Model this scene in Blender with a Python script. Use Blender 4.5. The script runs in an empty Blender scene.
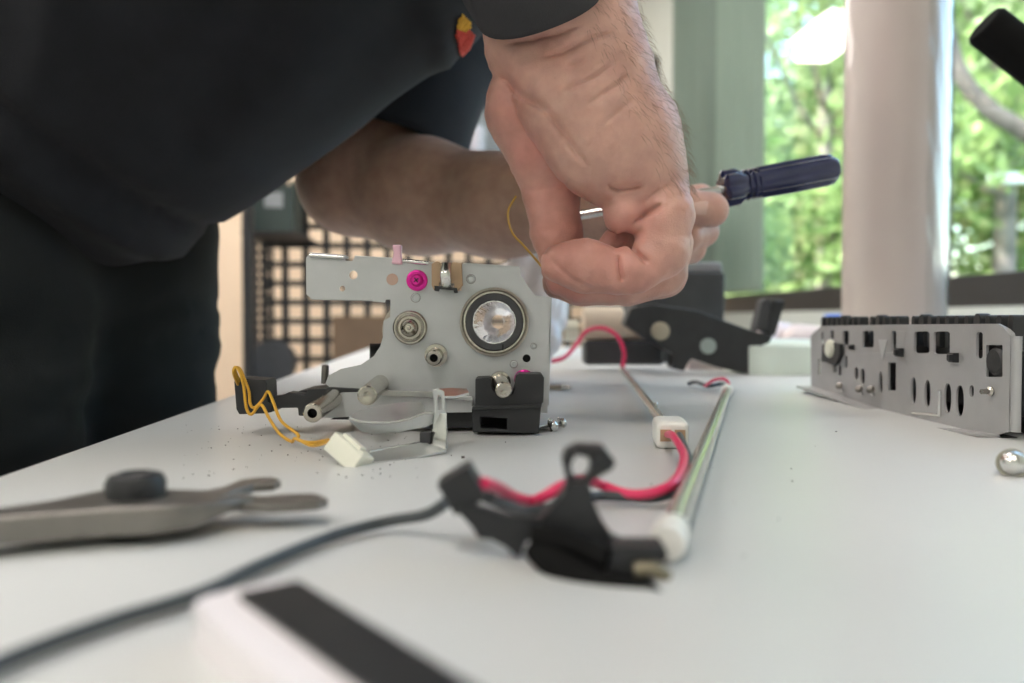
import bpy, bmesh, math, random
import numpy as np
from mathutils import Vector, Matrix
from mathutils.geometry import tessellate_polygon
from mathutils.bvhtree import BVHTree

random.seed(7); RNG = np.random.default_rng(7)
SC = bpy.context.scene; COL = SC.collection
TT = 0.75                     # table top height
CH = 0.0549                   # camera height above the table
CZ = TT + CH
F = 28 / 36 * 1024
PITCH = math.atan((341.5 - 320) / F)
cp, sp_ = math.cos(PITCH), math.sin(PITCH)

# ------------------------------------------------------------------ measuring
def ray(px, py):
    x = (px - 512) / F; y = -(py - 341.5) / F
    return Vector((x, cp + y * sp_, y * cp - sp_))
def P(px, py, Y):
    d = ray(px, py); return Vector((0, 0, CZ)) + d * (Y / d.y)
def T(px, py, h=0.0):
    d = ray(px, py); return Vector((0, 0, CZ)) + d * ((TT + h - CZ) / d.z)
def XP(px, py, X):
    d = ray(px, py); return Vector((0, 0, CZ)) + d * (X / d.x)
AX = math.atan(0.078)
UD = Vector((-math.sin(AX), math.cos(AX), 0)); VD = Vector((math.cos(AX), math.sin(AX), 0))
def R(u, v, z): return UD * u + VD * v + Vector((0, 0, z))

# ------------------------------------------------------------------ materials
def mat(name, col, rough=0.5, metal=0.0, var=0.08, vscale=30.0, bump=0.0, bscale=200.0, spec=None, stretch=None, **kw):
    m = bpy.data.materials.new(name); m.use_nodes = True
    nt = m.node_tree; n = nt.nodes; l = nt.links
    b = n['Principled BSDF']
    b.inputs['Roughness'].default_value = rough; b.inputs['Metallic'].default_value = metal
    if spec is not None: b.inputs['Specular IOR Level'].default_value = spec
    tc = n.new('ShaderNodeTexCoord'); src = tc.outputs['Object']
    if stretch:
        mp = n.new('ShaderNodeMapping'); mp.inputs['Scale'].default_value = stretch
        l.new(src, mp.inputs['Vector']); src = mp.outputs['Vector']
    nz = n.new('ShaderNodeTexNoise'); nz.inputs['Scale'].default_value = vscale; nz.inputs['Detail'].default_value = 4
    l.new(src, nz.inputs['Vector'])
    r = n.new('ShaderNodeValToRGB')
    r.color_ramp.elements[0].position = 0.3; r.color_ramp.elements[1].position = 0.7
    r.color_ramp.elements[0].color = [c * (1 - var) for c in col] + [1]
    r.color_ramp.elements[1].color = [min(1, c * (1 + var)) for c in col] + [1]
    l.new(nz.outputs['Fac'], r.inputs['Fac']); l.new(r.outputs['Color'], b.inputs['Base Color'])
    if bump:
        n2 = n.new('ShaderNodeTexNoise'); n2.inputs['Scale'].default_value = bscale; n2.inputs['Detail'].default_value = 3
        l.new(src, n2.inputs['Vector'])
        bp = n.new('ShaderNodeBump'); bp.inputs['Strength'].default_value = bump; bp.inputs['Distance'].default_value = 0.001
        l.new(n2.outputs['Fac'], bp.inputs['Height']); l.new(bp.outputs['Normal'], b.inputs['Normal'])
    for k, v in kw.items(): b.inputs[k.replace('_', ' ')].default_value = v
    return m

M = {}
M['sheet'] = mat('zinc_sheet', (0.54, 0.555, 0.558), 0.42, 0.4, 0.05, 60, 0.05, 900)
M['clip'] = mat('clip_metal', (0.62, 0.64, 0.63), 0.32, 0.8, 0.05, 80)
M['sheet2'] = mat('grey_sheet', (0.42, 0.42, 0.42), 0.48, 0.35, 0.05, 60, 0.05, 900)
M['bright'] = mat('bright_metal', (0.70, 0.70, 0.68), 0.25, 1.0, 0.06, 80)
M['nickel'] = mat('nickel_metal', (0.52, 0.49, 0.43), 0.22, 1.0, 0.1, 120, 0.05, 600)
M['bronze'] = mat('bearing_metal', (0.42, 0.38, 0.33), 0.3, 1.0, 0.1, 120)
M['chrome'] = mat('mirror_metal', (0.88, 0.88, 0.87), 0.07, 1.0, 0.03, 60, 0.45, 420, stretch=(1, 0.03, 1))
M['steel'] = mat('plier_steel', (0.24, 0.225, 0.205), 0.38, 0.75, 0.15, 60, 0.1, 400)
M['blackp'] = mat('black_plastic', (0.018, 0.019, 0.021), 0.45, 0, 0.2, 80, 0.1, 1200)
M['matte'] = mat('matte_black_rubber', (0.008, 0.008, 0.008), 0.9, 0, 0.1, 40, spec=0.1)
M['greyp'] = mat('dark_grey_plastic', (0.045, 0.046, 0.05), 0.5, 0, 0.1, 60)
M['hole'] = mat('dark_bore', (0.006, 0.006, 0.006), 0.8)
M['magenta'] = mat('magenta_anodised', (0.78, 0.03, 0.36), 0.25, 0.6, 0.08, 200)
M['pink'] = mat('pink_plastic', (0.85, 0.52, 0.62), 0.35, 0, 0.05, 40)
M['tan'] = mat('tan_plastic', (0.46, 0.31, 0.19), 0.5, 0, 0.08, 60)
M['copper'] = mat('copper_pad', (0.52, 0.36, 0.29), 0.5, 0.3, 0.08, 60)
M['yellow'] = mat('yellow_wire', (0.62, 0.34, 0.03), 0.4, 0, 0.06, 60)
M['whitep'] = mat('ivory_plastic', (0.78, 0.78, 0.66), 0.4, 0, 0.03, 60, Subsurface_Weight=0.0)
M['ceramic'] = mat('white_ceramic', (0.80, 0.79, 0.74), 0.35, 0, 0.04, 60)
M['red'] = mat('red_wire', (0.72, 0.03, 0.12), 0.35, 0, 0.06, 60)
M['darkwire'] = mat('dark_wire', (0.045, 0.055, 0.06), 0.45, 0, 0.1, 60)
M['table'] = mat('white_laminate', (0.61, 0.622, 0.612), 0.34, 0, 0.025, 9, 0.06, 420)
M['cream'] = mat('cream_plastic', (0.70, 0.58, 0.45), 0.45, 0, 0.05, 30)
M['whitebody'] = mat('white_gloss_plastic', (0.84, 0.80, 0.82), 0.3, 0, 0.02, 30)
M['paper'] = mat('pale_pink_cloth', (0.74, 0.64, 0.62), 0.8, 0, 0.06, 20, 0.3, 60)
M['pad'] = mat('pale_green_pad', (0.68, 0.76, 0.68), 0.6, 0, 0.04, 20)
M['blue'] = mat('blue_label', (0.10, 0.22, 0.66), 0.5, 0, 0.05, 30)
M['boss'] = mat('khaki_boss', (0.34, 0.30, 0.22), 0.5)
M['greyboss'] = mat('grey_green_boss', (0.27, 0.32, 0.30), 0.5)
M['brass'] = mat('brass_pin', (0.26, 0.23, 0.16), 0.5, 0.6, 0.1, 90)
M['shirt'] = mat('black_cotton', (0.021, 0.0225, 0.027), 0.95, 0, 0.12, 40, 0.25, 1500, spec=0.15, Sheen_Weight=0.09)
M['trousers'] = mat('black_twill', (0.015, 0.017, 0.017), 0.95, 0, 0.15, 30, 0.3, 1300, spec=0.15, Sheen_Weight=0.07)
M['sleeve'] = mat('charcoal_cotton', (0.052, 0.052, 0.056), 0.9, 0, 0.08, 60, 0.25, 1500, spec=0.2)  # shirt cotton made lighter: top light on the near sleeve put into the colour
M['hair'] = mat('brown_hair', (0.05, 0.03, 0.02), 0.5, 0, 0.2, 60)
M['armhair'] = mat('fair_brown_hair', (0.15, 0.10, 0.06), 0.5, 0, 0.2, 60)
M['shoe'] = mat('black_leather', (0.02, 0.02, 0.02), 0.5, 0, 0.1, 30)
M['eye'] = mat('eye_white', (0.7, 0.68, 0.64), 0.2, 0, 0.02, 30)
M['wall'] = mat('pale_wall_paint', (0.62, 0.66, 0.62), 0.8, 0, 0.02, 3, 0.1, 200)
M['backwall'] = mat('cream_wall_paint', (0.72, 0.575, 0.44), 0.8, 0, 0.03, 3, 0.1, 200)
M['ceil'] = mat('ceiling_paint', (0.8, 0.8, 0.78), 0.9, 0, 0.02, 3)
M['floor'] = mat('grey_floor', (0.30, 0.28, 0.26), 0.5, 0, 0.08, 3)
M['frame'] = mat('dark_window_frame', (0.045, 0.045, 0.045), 0.45, 0.2, 0.08, 10)
M['rack'] = mat('black_steel_rack', (0.022, 0.022, 0.024), 0.5, 0.2, 0.1, 30)
M['bin'] = mat('dark_green_bin', (0.03, 0.045, 0.04), 0.5, 0, 0.1, 20)
M['brownbox'] = mat('brown_cardboard', (0.16, 0.10, 0.06), 0.8, 0, 0.1, 15)
M['lilac'] = mat('pale_lilac_jar', (0.62, 0.58, 0.64), 0.4, 0, 0.05, 20)
M['greybox'] = mat('grey_carton', (0.30, 0.30, 0.31), 0.7, 0, 0.06, 15)
M['roll'] = mat('wrapped_roll_paper', (0.50, 0.425, 0.395), 0.35, 0, 0.04, 6, 0.25, 30, stretch=(1, 1, 0.08), Coat_Weight=0.6)
M['handle'] = mat('navy_acetate', (0.022, 0.027, 0.075), 0.15, 0, 0.15, 60, Coat_Weight=0.4)
M['shaft'] = mat('driver_shaft', (0.8, 0.8, 0.78), 0.2, 1.0, 0.03, 60)
M['ground'] = mat('forest_floor', (0.12, 0.16, 0.05), 0.9, 0, 0.4, 1.2)
M['bark'] = mat('tree_bark', (0.22, 0.19, 0.17), 0.9, 0, 0.35, 6, 0.5, 20)
M['darkbark'] = mat('dark_bark', (0.10, 0.085, 0.075), 0.9, 0, 0.3, 6, 0.5, 20)
M['white_emblem'] = mat('emblem_red', (0.62, 0.05, 0.03), 0.7, 0, 0.1, 200)
M['emblem_yellow'] = mat('emblem_yellow', (0.75, 0.42, 0.04), 0.7, 0, 0.1, 200)
M['crumb'] = mat('black_crumbs', (0.03, 0.03, 0.03), 0.7)
M['whiterail'] = mat('white_rail_paint', (0.9, 0.92, 0.95), 0.4, 0, 0.02, 5)

def skin_mat():
    m = mat('skin', (0.5, 0.3, 0.23), 0.42, 0, 0.08, 70, 0.3, 1500, spec=0.35)
    nt = m.node_tree; n = nt.nodes; l = nt.links; b = n['Principled BSDF']
    at = n.new('ShaderNodeAttribute'); at.attribute_name = 'pigment'
    nz = n.new('ShaderNodeTexNoise'); nz.inputs['Scale'].default_value = 90; nz.inputs['Detail'].default_value = 5
    mx = n.new('ShaderNodeMix'); mx.data_type = 'RGBA'; mx.blend_type = 'MULTIPLY'; mx.inputs[0].default_value = 0.5
    rp = n.new('ShaderNodeValToRGB'); rp.color_ramp.elements[0].color = (0.72, 0.62, 0.60, 1); rp.color_ramp.elements[1].color = (1.15, 1.12, 1.1, 1)
    rp.color_ramp.elements[0].position = 0.3; rp.color_ramp.elements[1].position = 0.7
    tc = n.new('ShaderNodeTexCoord'); l.new(tc.outputs['Object'], nz.inputs['Vector'])
    l.new(nz.outputs['Fac'], rp.inputs['Fac'])
    l.new(at.outputs['Color'], mx.inputs[6]); l.new(rp.outputs['Color'], mx.inputs[7])
    l.new(mx.outputs[2], b.inputs['Base Color'])
    b.inputs['Subsurface Weight'].default_value = 0.25
    b.inputs['Subsurface Radius'].default_value = (0.006, 0.0025, 0.0015)
    b.inputs['Subsurface Scale'].default_value = 0.6
    return m
M['skin'] = skin_mat()

def glass_mat(name, tint, boost=1.0, rough=0.0):
    m = bpy.data.materials.new(name); m.use_nodes = True
    nt = m.node_tree; n = nt.nodes; l = nt.links
    n.remove(n['Principled BSDF'])
    t = n.new('ShaderNodeBsdfTransparent'); t.inputs['Color'].default_value = (*tint, 1)
    g = n.new('ShaderNodeBsdfGlossy'); g.inputs['Roughness'].default_value = rough
    fr = n.new('ShaderNodeLayerWeight'); fr.inputs['Blend'].default_value = 0.5
    pw = n.new('ShaderNodeMath'); pw.operation = 'POWER'; pw.inputs[1].default_value = 5
    mu = n.new('ShaderNodeMath'); mu.operation = 'MULTIPLY_ADD'; mu.use_clamp = True; mu.inputs[1].default_value = 0.96 * boost; mu.inputs[2].default_value = 0.04 * boost
    mx = n.new('ShaderNodeMixShader')
    l.new(fr.outputs['Facing'], pw.inputs[0]); l.new(pw.outputs[0], mu.inputs[0]); l.new(mu.outputs[0], mx.inputs[0])
    l.new(t.outputs[0], mx.inputs[1]); l.new(g.outputs[0], mx.inputs[2])
    l.new(mx.outputs[0], n['Material Output'].inputs['Surface'])
    return m
M['glass'] = glass_mat('window_glass', (0.93, 0.97, 0.94), 1.3)
M['film'] = glass_mat('clear_wrap_film', (0.90, 0.91, 0.90), 1.3, 0.2)
M['quartz'] = mat('silvered_quartz', (0.72, 0.72, 0.66), 0.2, 0.75, 0.06, 60)

def emit_mat(name, col, s):
    m = bpy.data.materials.new(name); m.use_nodes = True
    nt = m.node_tree; n = nt.nodes; n.remove(n['Principled BSDF'])
    e = n.new('ShaderNodeEmission'); e.inputs['Color'].default_value = (*col, 1); e.inputs['Strength'].default_value = s
    nt.links.new(e.outputs[0], n['Material Output'].inputs['Surface']); return m
M['lamp'] = emit_mat('lamp_diffuser', (1.0, 0.93, 0.88), 18.0)

def leaf_mat(name, c1, c2):
    m = bpy.data.materials.new(name); m.use_nodes = True
    nt = m.node_tree; n = nt.nodes; l = nt.links; n.remove(n['Principled BSDF'])
    d = n.new('ShaderNodeBsdfDiffuse'); t = n.new('ShaderNodeBsdfTranslucent'); mx = n.new('ShaderNodeMixShader'); mx.inputs[0].default_value = 0.45
    nz = n.new('ShaderNodeTexNoise'); nz.inputs['Scale'].default_value = 2.5
    tc = n.new('ShaderNodeTexCoord'); l.new(tc.outputs['Object'], nz.inputs['Vector'])
    r = n.new('ShaderNodeValToRGB'); r.color_ramp.elements[0].color = (*c1, 1); r.color_ramp.elements[1].color = (*c2, 1)
    r.color_ramp.elements[0].position = 0.35; r.color_ramp.elements[1].position = 0.65
    l.new(nz.outputs['Fac'], r.inputs['Fac'])
    l.new(r.outputs[0], d.inputs['Color']); l.new(r.outputs[0], t.inputs['Color'])
    l.new(d.outputs[0], mx.inputs[1]); l.new(t.outputs[0], mx.inputs[2]); l.new(mx.outputs[0], n['Material Output'].inputs['Surface'])
    return m
M['leaf'] = leaf_mat('green_leaves', (0.10, 0.18, 0.05), (0.46, 0.58, 0.26))
M['leaf2'] = leaf_mat('pale_leaves', (0.15, 0.24, 0.09), (0.58, 0.68, 0.42))

def shade_mat(name, col, tr):
    m = bpy.data.materials.new(name); m.use_nodes = True
    nt = m.node_tree; n = nt.nodes; l = nt.links; n.remove(n['Principled BSDF'])
    d = n.new('ShaderNodeBsdfDiffuse'); t = n.new('ShaderNodeBsdfTranslucent'); mx = n.new('ShaderNodeMixShader'); mx.inputs[0].default_value = tr
    w = n.new('ShaderNodeTexNoise'); w.inputs['Scale'].default_value = 40
    r = n.new('ShaderNodeValToRGB'); r.color_ramp.elements[0].color = (*[c * .92 for c in col], 1); r.color_ramp.elements[1].color = (*[c * 1.06 for c in col], 1)
    l.new(w.outputs['Fac'], r.inputs['Fac'])
    l.new(r.outputs[0], d.inputs['Color']); l.new(r.outputs[0], t.inputs['Color'])
    l.new(d.outputs[0], mx.inputs[1]); l.new(t.outputs[0], mx.inputs[2]); l.new(mx.outputs[0], n['Material Output'].inputs['Surface'])
    return m
M['shade1'] = shade_mat('green_screen_fabric', (0.37, 0.45, 0.385), 0.35)
M['shade2'] = shade_mat('dark_green_screen_fabric', (0.25, 0.315, 0.275), 0.25)

# ------------------------------------------------------------------ objects
WL = {}
def tag(o, label=None, cat=None, group=None, kind=None):
    if label: o['label'] = label
    if cat: o['category'] = cat
    if group: o['group'] = group
    if kind: o['kind'] = kind
    return o
def thing(name, loc, label, cat, group=None):
    o = bpy.data.objects.new(name, None); COL.objects.link(o); o.location = loc
    o.empty_display_size = 0.02
    WL[o] = Vector(loc); return tag(o, label, cat, group)
def mk(name, verts, faces, m, parent=None, angle=40, bevel=0, label=None, cat=None, group=None, kind=None):
    V = [Vector(v) for v in verts]
    if parent is not None: O = WL[parent]
    else:
        xs = [v.x for v in V]; ys = [v.y for v in V]; zs = [v.z for v in V]
        O = Vector(((min(xs) + max(xs)) / 2, (min(ys) + max(ys)) / 2, min(zs)))
    me = bpy.data.meshes.new(name)
    me.from_pydata([v - O for v in V], [], faces); me.update()
    bm = bmesh.new(); bm.from_mesh(me); bmesh.ops.recalc_face_normals(bm, faces=bm.faces); bm.to_mesh(me); bm.free()
    return fin(name, me, O, m, parent, angle, bevel, label, cat, group, kind)
def fin(name, me, O, m, parent=None, angle=40, bevel=0, label=None, cat=None, group=None, kind=None):
    for mm in (m if isinstance(m, (list, tuple)) else [m]): me.materials.append(mm)
    o = bpy.data.objects.new(name, me); COL.objects.link(o)
    if angle:
        me.shade_smooth()
        if angle < 180: me.set_sharp_from_angle(angle=math.radians(angle))
    if parent is not None:
        o.parent = parent; WL[o] = WL[parent].copy()
    else:
        o.location = O; WL[o] = Vector(O)
    if bevel:
        b = o.modifiers.new('bevel', 'BEVEL'); b.width = bevel; b.segments = 2; b.limit_method = 'ANGLE'; b.angle_limit = math.radians(50); b.harden_normals = True
    return tag(o, label, cat, group, kind)

def plate_geo(outer, holes, O, ex, ey, t):
    O, ex, ey = Vector(O), Vector(ex), Vector(ey); ez = ex.cross(ey).normalized()
    loops = [outer] + list(holes)
    flat = [p for lp in loops for p in lp]
    tris = tessellate_polygon([[Vector((p[0], p[1], 0)) for p in lp] for lp in loops])
    n = len(flat)
    V = [O + ex * p[0] + ey * p[1] for p in flat] + [O + ex * p[0] + ey * p[1] + ez * t for p in flat]
    Fc = [tuple(tr) for tr in tris] + [tuple(n + i for i in reversed(tr)) for tr in tris]
    s = 0
    for lp in loops:
        k = len(lp)
        for i in range(k):
            a, b = s + i, s + (i + 1) % k
            Fc.append((a, b, b + n, a + n))
        s += k
    return V, Fc
def plate_y(name, pxs, Y, t, m, parent=None, holes=(), **kw):
    """sheet standing square to the view, front face at depth Y, running back by t"""
    f = lambda q: (lambda w: (w.x, w.z))(P(q[0], q[1], Y))
    V, Fc = plate_geo([f(q) for q in pxs], [[f(q) for q in h] for h in holes], (0, Y + t, 0), (1, 0, 0), (0, 0, 1), t)
    return mk(name, V, Fc, m, parent, **kw)
def plate_x(name, pxs, X, t, m, parent=None, holes=(), **kw):
    f = lambda q: (lambda w: (w.y, w.z))(XP(q[0], q[1], X))
    V, Fc = plate_geo([f(q) for q in pxs], [[f(q) for q in h] for h in holes], (X, 0, 0), (0, 1, 0), (0, 0, 1), t)
    return mk(name, V, Fc, m, parent, **kw)
def plate_z(name, pxs, h, t, m, parent=None, holes=(), **kw):
    """flat piece lying level, top face at height h over the table"""
    f = lambda q: (lambda w: (w.x, w.y))(T(q[0], q[1], h))
    V, Fc = plate_geo([f(q) for q in pxs], [[f(q) for q in hh] for hh in holes], (0, 0, TT + h - t), (1, 0, 0), (0, 1, 0), t)
    return mk(name, V, Fc, m, parent, **kw)
def circ(cx, cy, r, n=28, ry=None):
    ry = ry or r
    return [(cx + r * math.cos(2 * math.pi * i / n), cy + ry * math.sin(2 * math.pi * i / n)) for i in range(n)]
def rrect(x0, y0, x1, y1, r=2, n=4):
    r = min(r, (x1 - x0) / 2 - 1e-6, (y1 - y0) / 2 - 1e-6); o = []
    for cx, cy, a in ((x1 - r, y1 - r, 0), (x0 + r, y1 - r, 90), (x0 + r, y0 + r, 180), (x1 - r, y0 + r, 270)):
        for i in range(n + 1):
            t = math.radians(a + 90 * i / n); o.append((cx + r * math.cos(t), cy + r * math.sin(t)))
    return o
def spline(pts, k=8, closed=False):
    pts = [Vector(p) for p in pts]; n = len(pts); out = []
    rng = range(n if closed else n - 1)
    g = lambda i: pts[i % n] if closed else pts[max(0, min(n - 1, i))]
    for i in rng:
        p0, p1, p2, p3 = g(i - 1), g(i), g(i + 1), g(i + 2)
        for j in range(k):
            t = j / k
            out.append(0.5 * (2 * p1 + (p2 - p0) * t + (2 * p0 - 5 * p1 + 4 * p2 - p3) * t * t + (3 * p1 - p0 - 3 * p2 + p3) * t ** 3))
    if not closed: out.append(pts[-1])
    return out
def sweep_geo(pts, r, seg=12, flat=None):
    pts = [Vector(p) for p in pts]; n = len(pts)
    rs = r if isinstance(r, (list, tuple)) else [r] * n
    t0 = (pts[1] - pts[0]).normalized()
    up = Vector((0, 0, 1)) if abs(t0.z) < 0.9 else Vector((1, 0, 0))
    nrm = (up - t0 * up.dot(t0)).normalized(); V = []; Fc = []
    for i, p in enumerate(pts):
        t = (pts[min(n - 1, i + 1)] - pts[max(0, i - 1)]).normalized()
        nrm = (nrm - t * nrm.dot(t)).normalized(); bn = t.cross(nrm)
        for j in range(seg):
            a = 2 * math.pi * j / seg
            fy = flat if flat else 1
            V.append(p + (nrm * math.cos(a) * fy + bn * math.sin(a)) * rs[i])
    for i in range(n - 1):
        for j in range(seg):
            a = i * seg + j; b = i * seg + (j + 1) % seg
            Fc.append((a, b, b + seg, a + seg))
    Fc.append(tuple(range(seg))); Fc.append(tuple((n - 1) * seg + j for j in range(seg)))
    return V, Fc
def tube(name, pts, r, m, parent=None, k=8, seg=12, flat=None, **kw):
    pts = spline(pts, k) if k else pts
    if isinstance(r, (list, tuple)) and len(r) != len(pts):
        r = [r[0] + (r[-1] - r[0]) * i / (len(pts) - 1) for i in range(len(pts))]
    V, Fc = sweep_geo(pts, r, seg, flat); return mk(name, V, Fc, m, parent, **kw)
def lathe_geo(prof, O, axis, seg=32):
    O, ax = Vector(O), Vector(axis).normalized()
    up = Vector((0, 0, 1)) if abs(ax.z) < 0.9 else Vector((1, 0, 0))
    a1 = ax.cross(up).normalized(); a2 = ax.cross(a1); V = []; Fc = []
    for r, z in prof:
        for j in range(seg):
            a = 2 * math.pi * j / seg; V.append(O + ax * z + (a1 * math.cos(a) + a2 * math.sin(a)) * max(r, 1e-5))
    for i in range(len(prof) - 1):
        for j in range(seg):
            a = i * seg + j; b = i * seg + (j + 1) % seg; Fc.append((a, b, b + seg, a + seg))
    Fc.append(tuple(range(seg))); Fc.append(tuple((len(prof) - 1) * seg + j for j in range(seg)))
    return V, Fc
def lathe(name, prof, O, axis, m, parent=None, seg=32, **kw):
    V, Fc = lathe_geo(prof, O, axis, seg); return mk(name, V, Fc, m, parent, **kw)
def box_geo(c, s, ex=(1, 0, 0), ey=(0, 1, 0), ez=(0, 0, 1)):
    c, ex, ey, ez = Vector(c), Vector(ex), Vector(ey), Vector(ez)
    V = [c + ex * (i * s[0] / 2) + ey * (j * s[1] / 2) + ez * (k * s[2] / 2) for i in (-1, 1) for j in (-1, 1) for k in (-1, 1)]
    return V, [(0, 1, 3, 2), (4, 6, 7, 5), (0, 4, 5, 1), (2, 3, 7, 6), (0, 2, 6, 4), (1, 5, 7, 3)]
def merge(*geos):
    V = []; Fc = []
    for v, f in geos:
        n = len(V); V += list(v); Fc += [tuple(n + i for i in q) for q in f]
    return V, Fc
def box(name, c, s, m, parent=None, ex=(1, 0, 0), ey=(0, 1, 0), ez=(0, 0, 1), bevel=0.0006, **kw):
    V, Fc = box_geo(c, s, ex, ey, ez); return mk(name, V, Fc, m, parent, bevel=bevel, **kw)
def rbox_uv(name, u0, u1, v0, v1, z0, z1, m, parent=None, bevel=0.002, **kw):
    V, Fc = box_geo(R((u0 + u1) / 2, (v0 + v1) / 2, (z0 + z1) / 2), (v1 - v0, u1 - u0, z1 - z0), VD, UD)
    return mk(name, V, Fc, m, parent, bevel=bevel, **kw)

# ------------------------------------------------------------------ implicit surfaces
def surface_nets(D, org, h):
    S = D < 0; nx, ny, nz = D.shape
    c = np.zeros((nx - 1, ny - 1, nz - 1), np.int8)
    for i in (0, 1):
        for j in (0, 1):
            for k in (0, 1): c += S[i:nx - 1 + i, j:ny - 1 + j, k:nz - 1 + k]
    act = (c > 0) & (c < 8); idx = -np.ones(act.shape, np.int64)
    I, J, K = np.nonzero(act); idx[I, J, K] = np.arange(len(I))
    acc = np.zeros((len(I), 3)); cnt = np.zeros(len(I))
    cor = [(i, j, k) for i in (0, 1) for j in (0, 1) for k in (0, 1)]
    for a in cor:
        for ax in range(3):
            if a[ax]: continue
            b = list(a); b[ax] = 1
            da = D[I + a[0], J + a[1], K + a[2]]; db = D[I + b[0], J + b[1], K + b[2]]
            x = (da < 0) != (db < 0)
            t = np.where(x, da / np.where(x, da - db, 1), 0)
            p = np.tile(np.array(a, float), (len(I), 1)); p[:, ax] += t
            acc += p * x[:, None]; cnt += x
    V = (np.stack([I, J, K], 1) + acc / cnt[:, None]) * h + org
    Q = []
    for ax in range(3):
        o1, o2 = [(1, 2), (2, 0), (0, 1)][ax]
        sl = [slice(None)] * 3; s2 = [slice(None)] * 3
        sl[ax] = slice(0, -1); s2[ax] = slice(1, None)
        ch = S[tuple(sl)] != S[tuple(s2)]
        E = np.stack(np.nonzero(ch), 1)
        ok = (E[:, o1] > 0) & (E[:, o2] > 0) & (E[:, o1] < D.shape[o1] - 1) & (E[:, o2] < D.shape[o2] - 1)
        E = E[ok]; neg = S[E[:, 0], E[:, 1], E[:, 2]]
        def cell(d1, d2):
            q = E.copy(); q[:, o1] -= d1; q[:, o2] -= d2; return idx[q[:, 0], q[:, 1], q[:, 2]]
        q = np.stack([cell(1, 1), cell(0, 1), cell(0, 0), cell(1, 0)], 1)
        q[~neg] = q[~neg][:, ::-1]; Q.append(q)
    return V, np.concatenate(Q)
def smin(a, b, k):
    if k <= 0: return np.minimum(a, b)
    h = np.clip(0.5 + 0.5 * (b - a) / k, 0, 1); return b + (a - b) * h - k * h * (1 - h)
def rc(p, a, b, ra, rb):
    a = np.array(a); ba = np.array(b) - a; pa = p - a
    t = np.clip((pa @ ba) / max(ba @ ba, 1e-12), 0, 1)
    return np.linalg.norm(pa - t[..., None] * ba, axis=-1) - (ra + (rb - ra) * t)
def chain(p, pts, rs, k):
    d = None
    for i in range(len(pts) - 1):
        q = rc(p, pts[i], pts[i + 1], rs[i], rs[i + 1]); d = q if d is None else smin(d, q, k)
    return d
def seg2(x, z, pts):
    """distance in the X-Z plane to a polyline"""
    d = None
    for a, b in zip(pts[:-1], pts[1:]):
        ba = (b[0] - a[0], b[1] - a[1]); t = np.clip(((x - a[0]) * ba[0] + (z - a[1]) * ba[1]) / (ba[0] ** 2 + ba[1] ** 2), 0, 1)
        q = np.hypot(x - a[0] - t * ba[0], z - a[1] - t * ba[1]); d = q if d is None else np.minimum(d, q)
    return d
def sdf(fn, lo, hi, h):
    lo = np.array(lo, float); hi = np.array(hi, float)
    ax = [np.arange(lo[i], hi[i] + h, h) for i in range(3)]
    G = np.stack(np.meshgrid(*ax, indexing='ij'), -1)
    if h > .003 or G.shape[0] * G.shape[1] * G.shape[2] < 4e5: return surface_nets(fn(G), lo, h)
    st = 5; Cg = G[st // 2::st, st // 2::st, st // 2::st]; Dc = fn(Cg)
    ix = [np.minimum(np.arange(G.shape[i]) // st, Dc.shape[i] - 1) for i in range(3)]
    D = Dc[np.ix_(*ix)].copy(); m_ = np.abs(D) < h * st * 1.25
    D[m_] = fn(G[m_])
    return surface_nets(D, lo, h)
def np_mesh(name, V, Q, O):
    me = bpy.data.meshes.new(name)
    me.from_pydata((V - np.array(O)).tolist(), [], Q.tolist()); me.update(); return me
def NP(px, py, Y): return np.array(P(px, py, Y))

exec_order = []
# ================================================================== SETTING
U1, VW, HC = 5.9, 1.0, 2.7
rbox_uv('floor', -2.5, U1 + .1, -3.1, VW + .1, -0.1, 0, M['floor'], kind='structure', bevel=0)
rbox_uv('ceiling', -2.5, U1 + .1, -3.1, VW + .1, HC, HC + .1, M['ceil'], kind='structure', bevel=0)
rbox_uv('wall_back', U1, U1 + .1, -3.1, VW + .1, 0, HC, M['backwall'], kind='structure', bevel=0)
rbox_uv('wall_front', -2.6, -2.5, -3.1, VW + .1, 0, HC, M['wall'], kind='structure', bevel=0)
rbox_uv('wall_left', -2.5, U1, -3.1, -3.0, 0, HC, M['wall'], kind='structure', bevel=0)
WU0, WU1, WZ0, WZ1 = 0.55, 3.53, 0.892, 2.35
V, Fc = merge(box_geo(R((-2.5 + U1) / 2, VW + .05, .415), (.1, U1 + 2.5, .83), VD, UD),
              box_geo(R((-2.5 + U1) / 2, VW + .05, (WZ1 + HC) / 2), (.1, U1 + 2.5, HC - WZ1), VD, UD),
              box_geo(R((WU1 + U1) / 2, VW + .05, (.83 + WZ1) / 2), (.1, U1 - WU1, WZ1 - .83), VD, UD),
              box_geo(R((-2.5 + WU0) / 2, VW + .05, (.83 + WZ1) / 2), (.1, WU0 + 2.5, WZ1 - .83), VD, UD))
mk('wall_right', V, Fc, M['wall'], kind='structure')
win = bpy.data.objects.new('window_1', None); COL.objects.link(win); win.location = R(2, VW, WZ0); WL[win] = win.location.copy(); tag(win, kind='structure')
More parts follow.
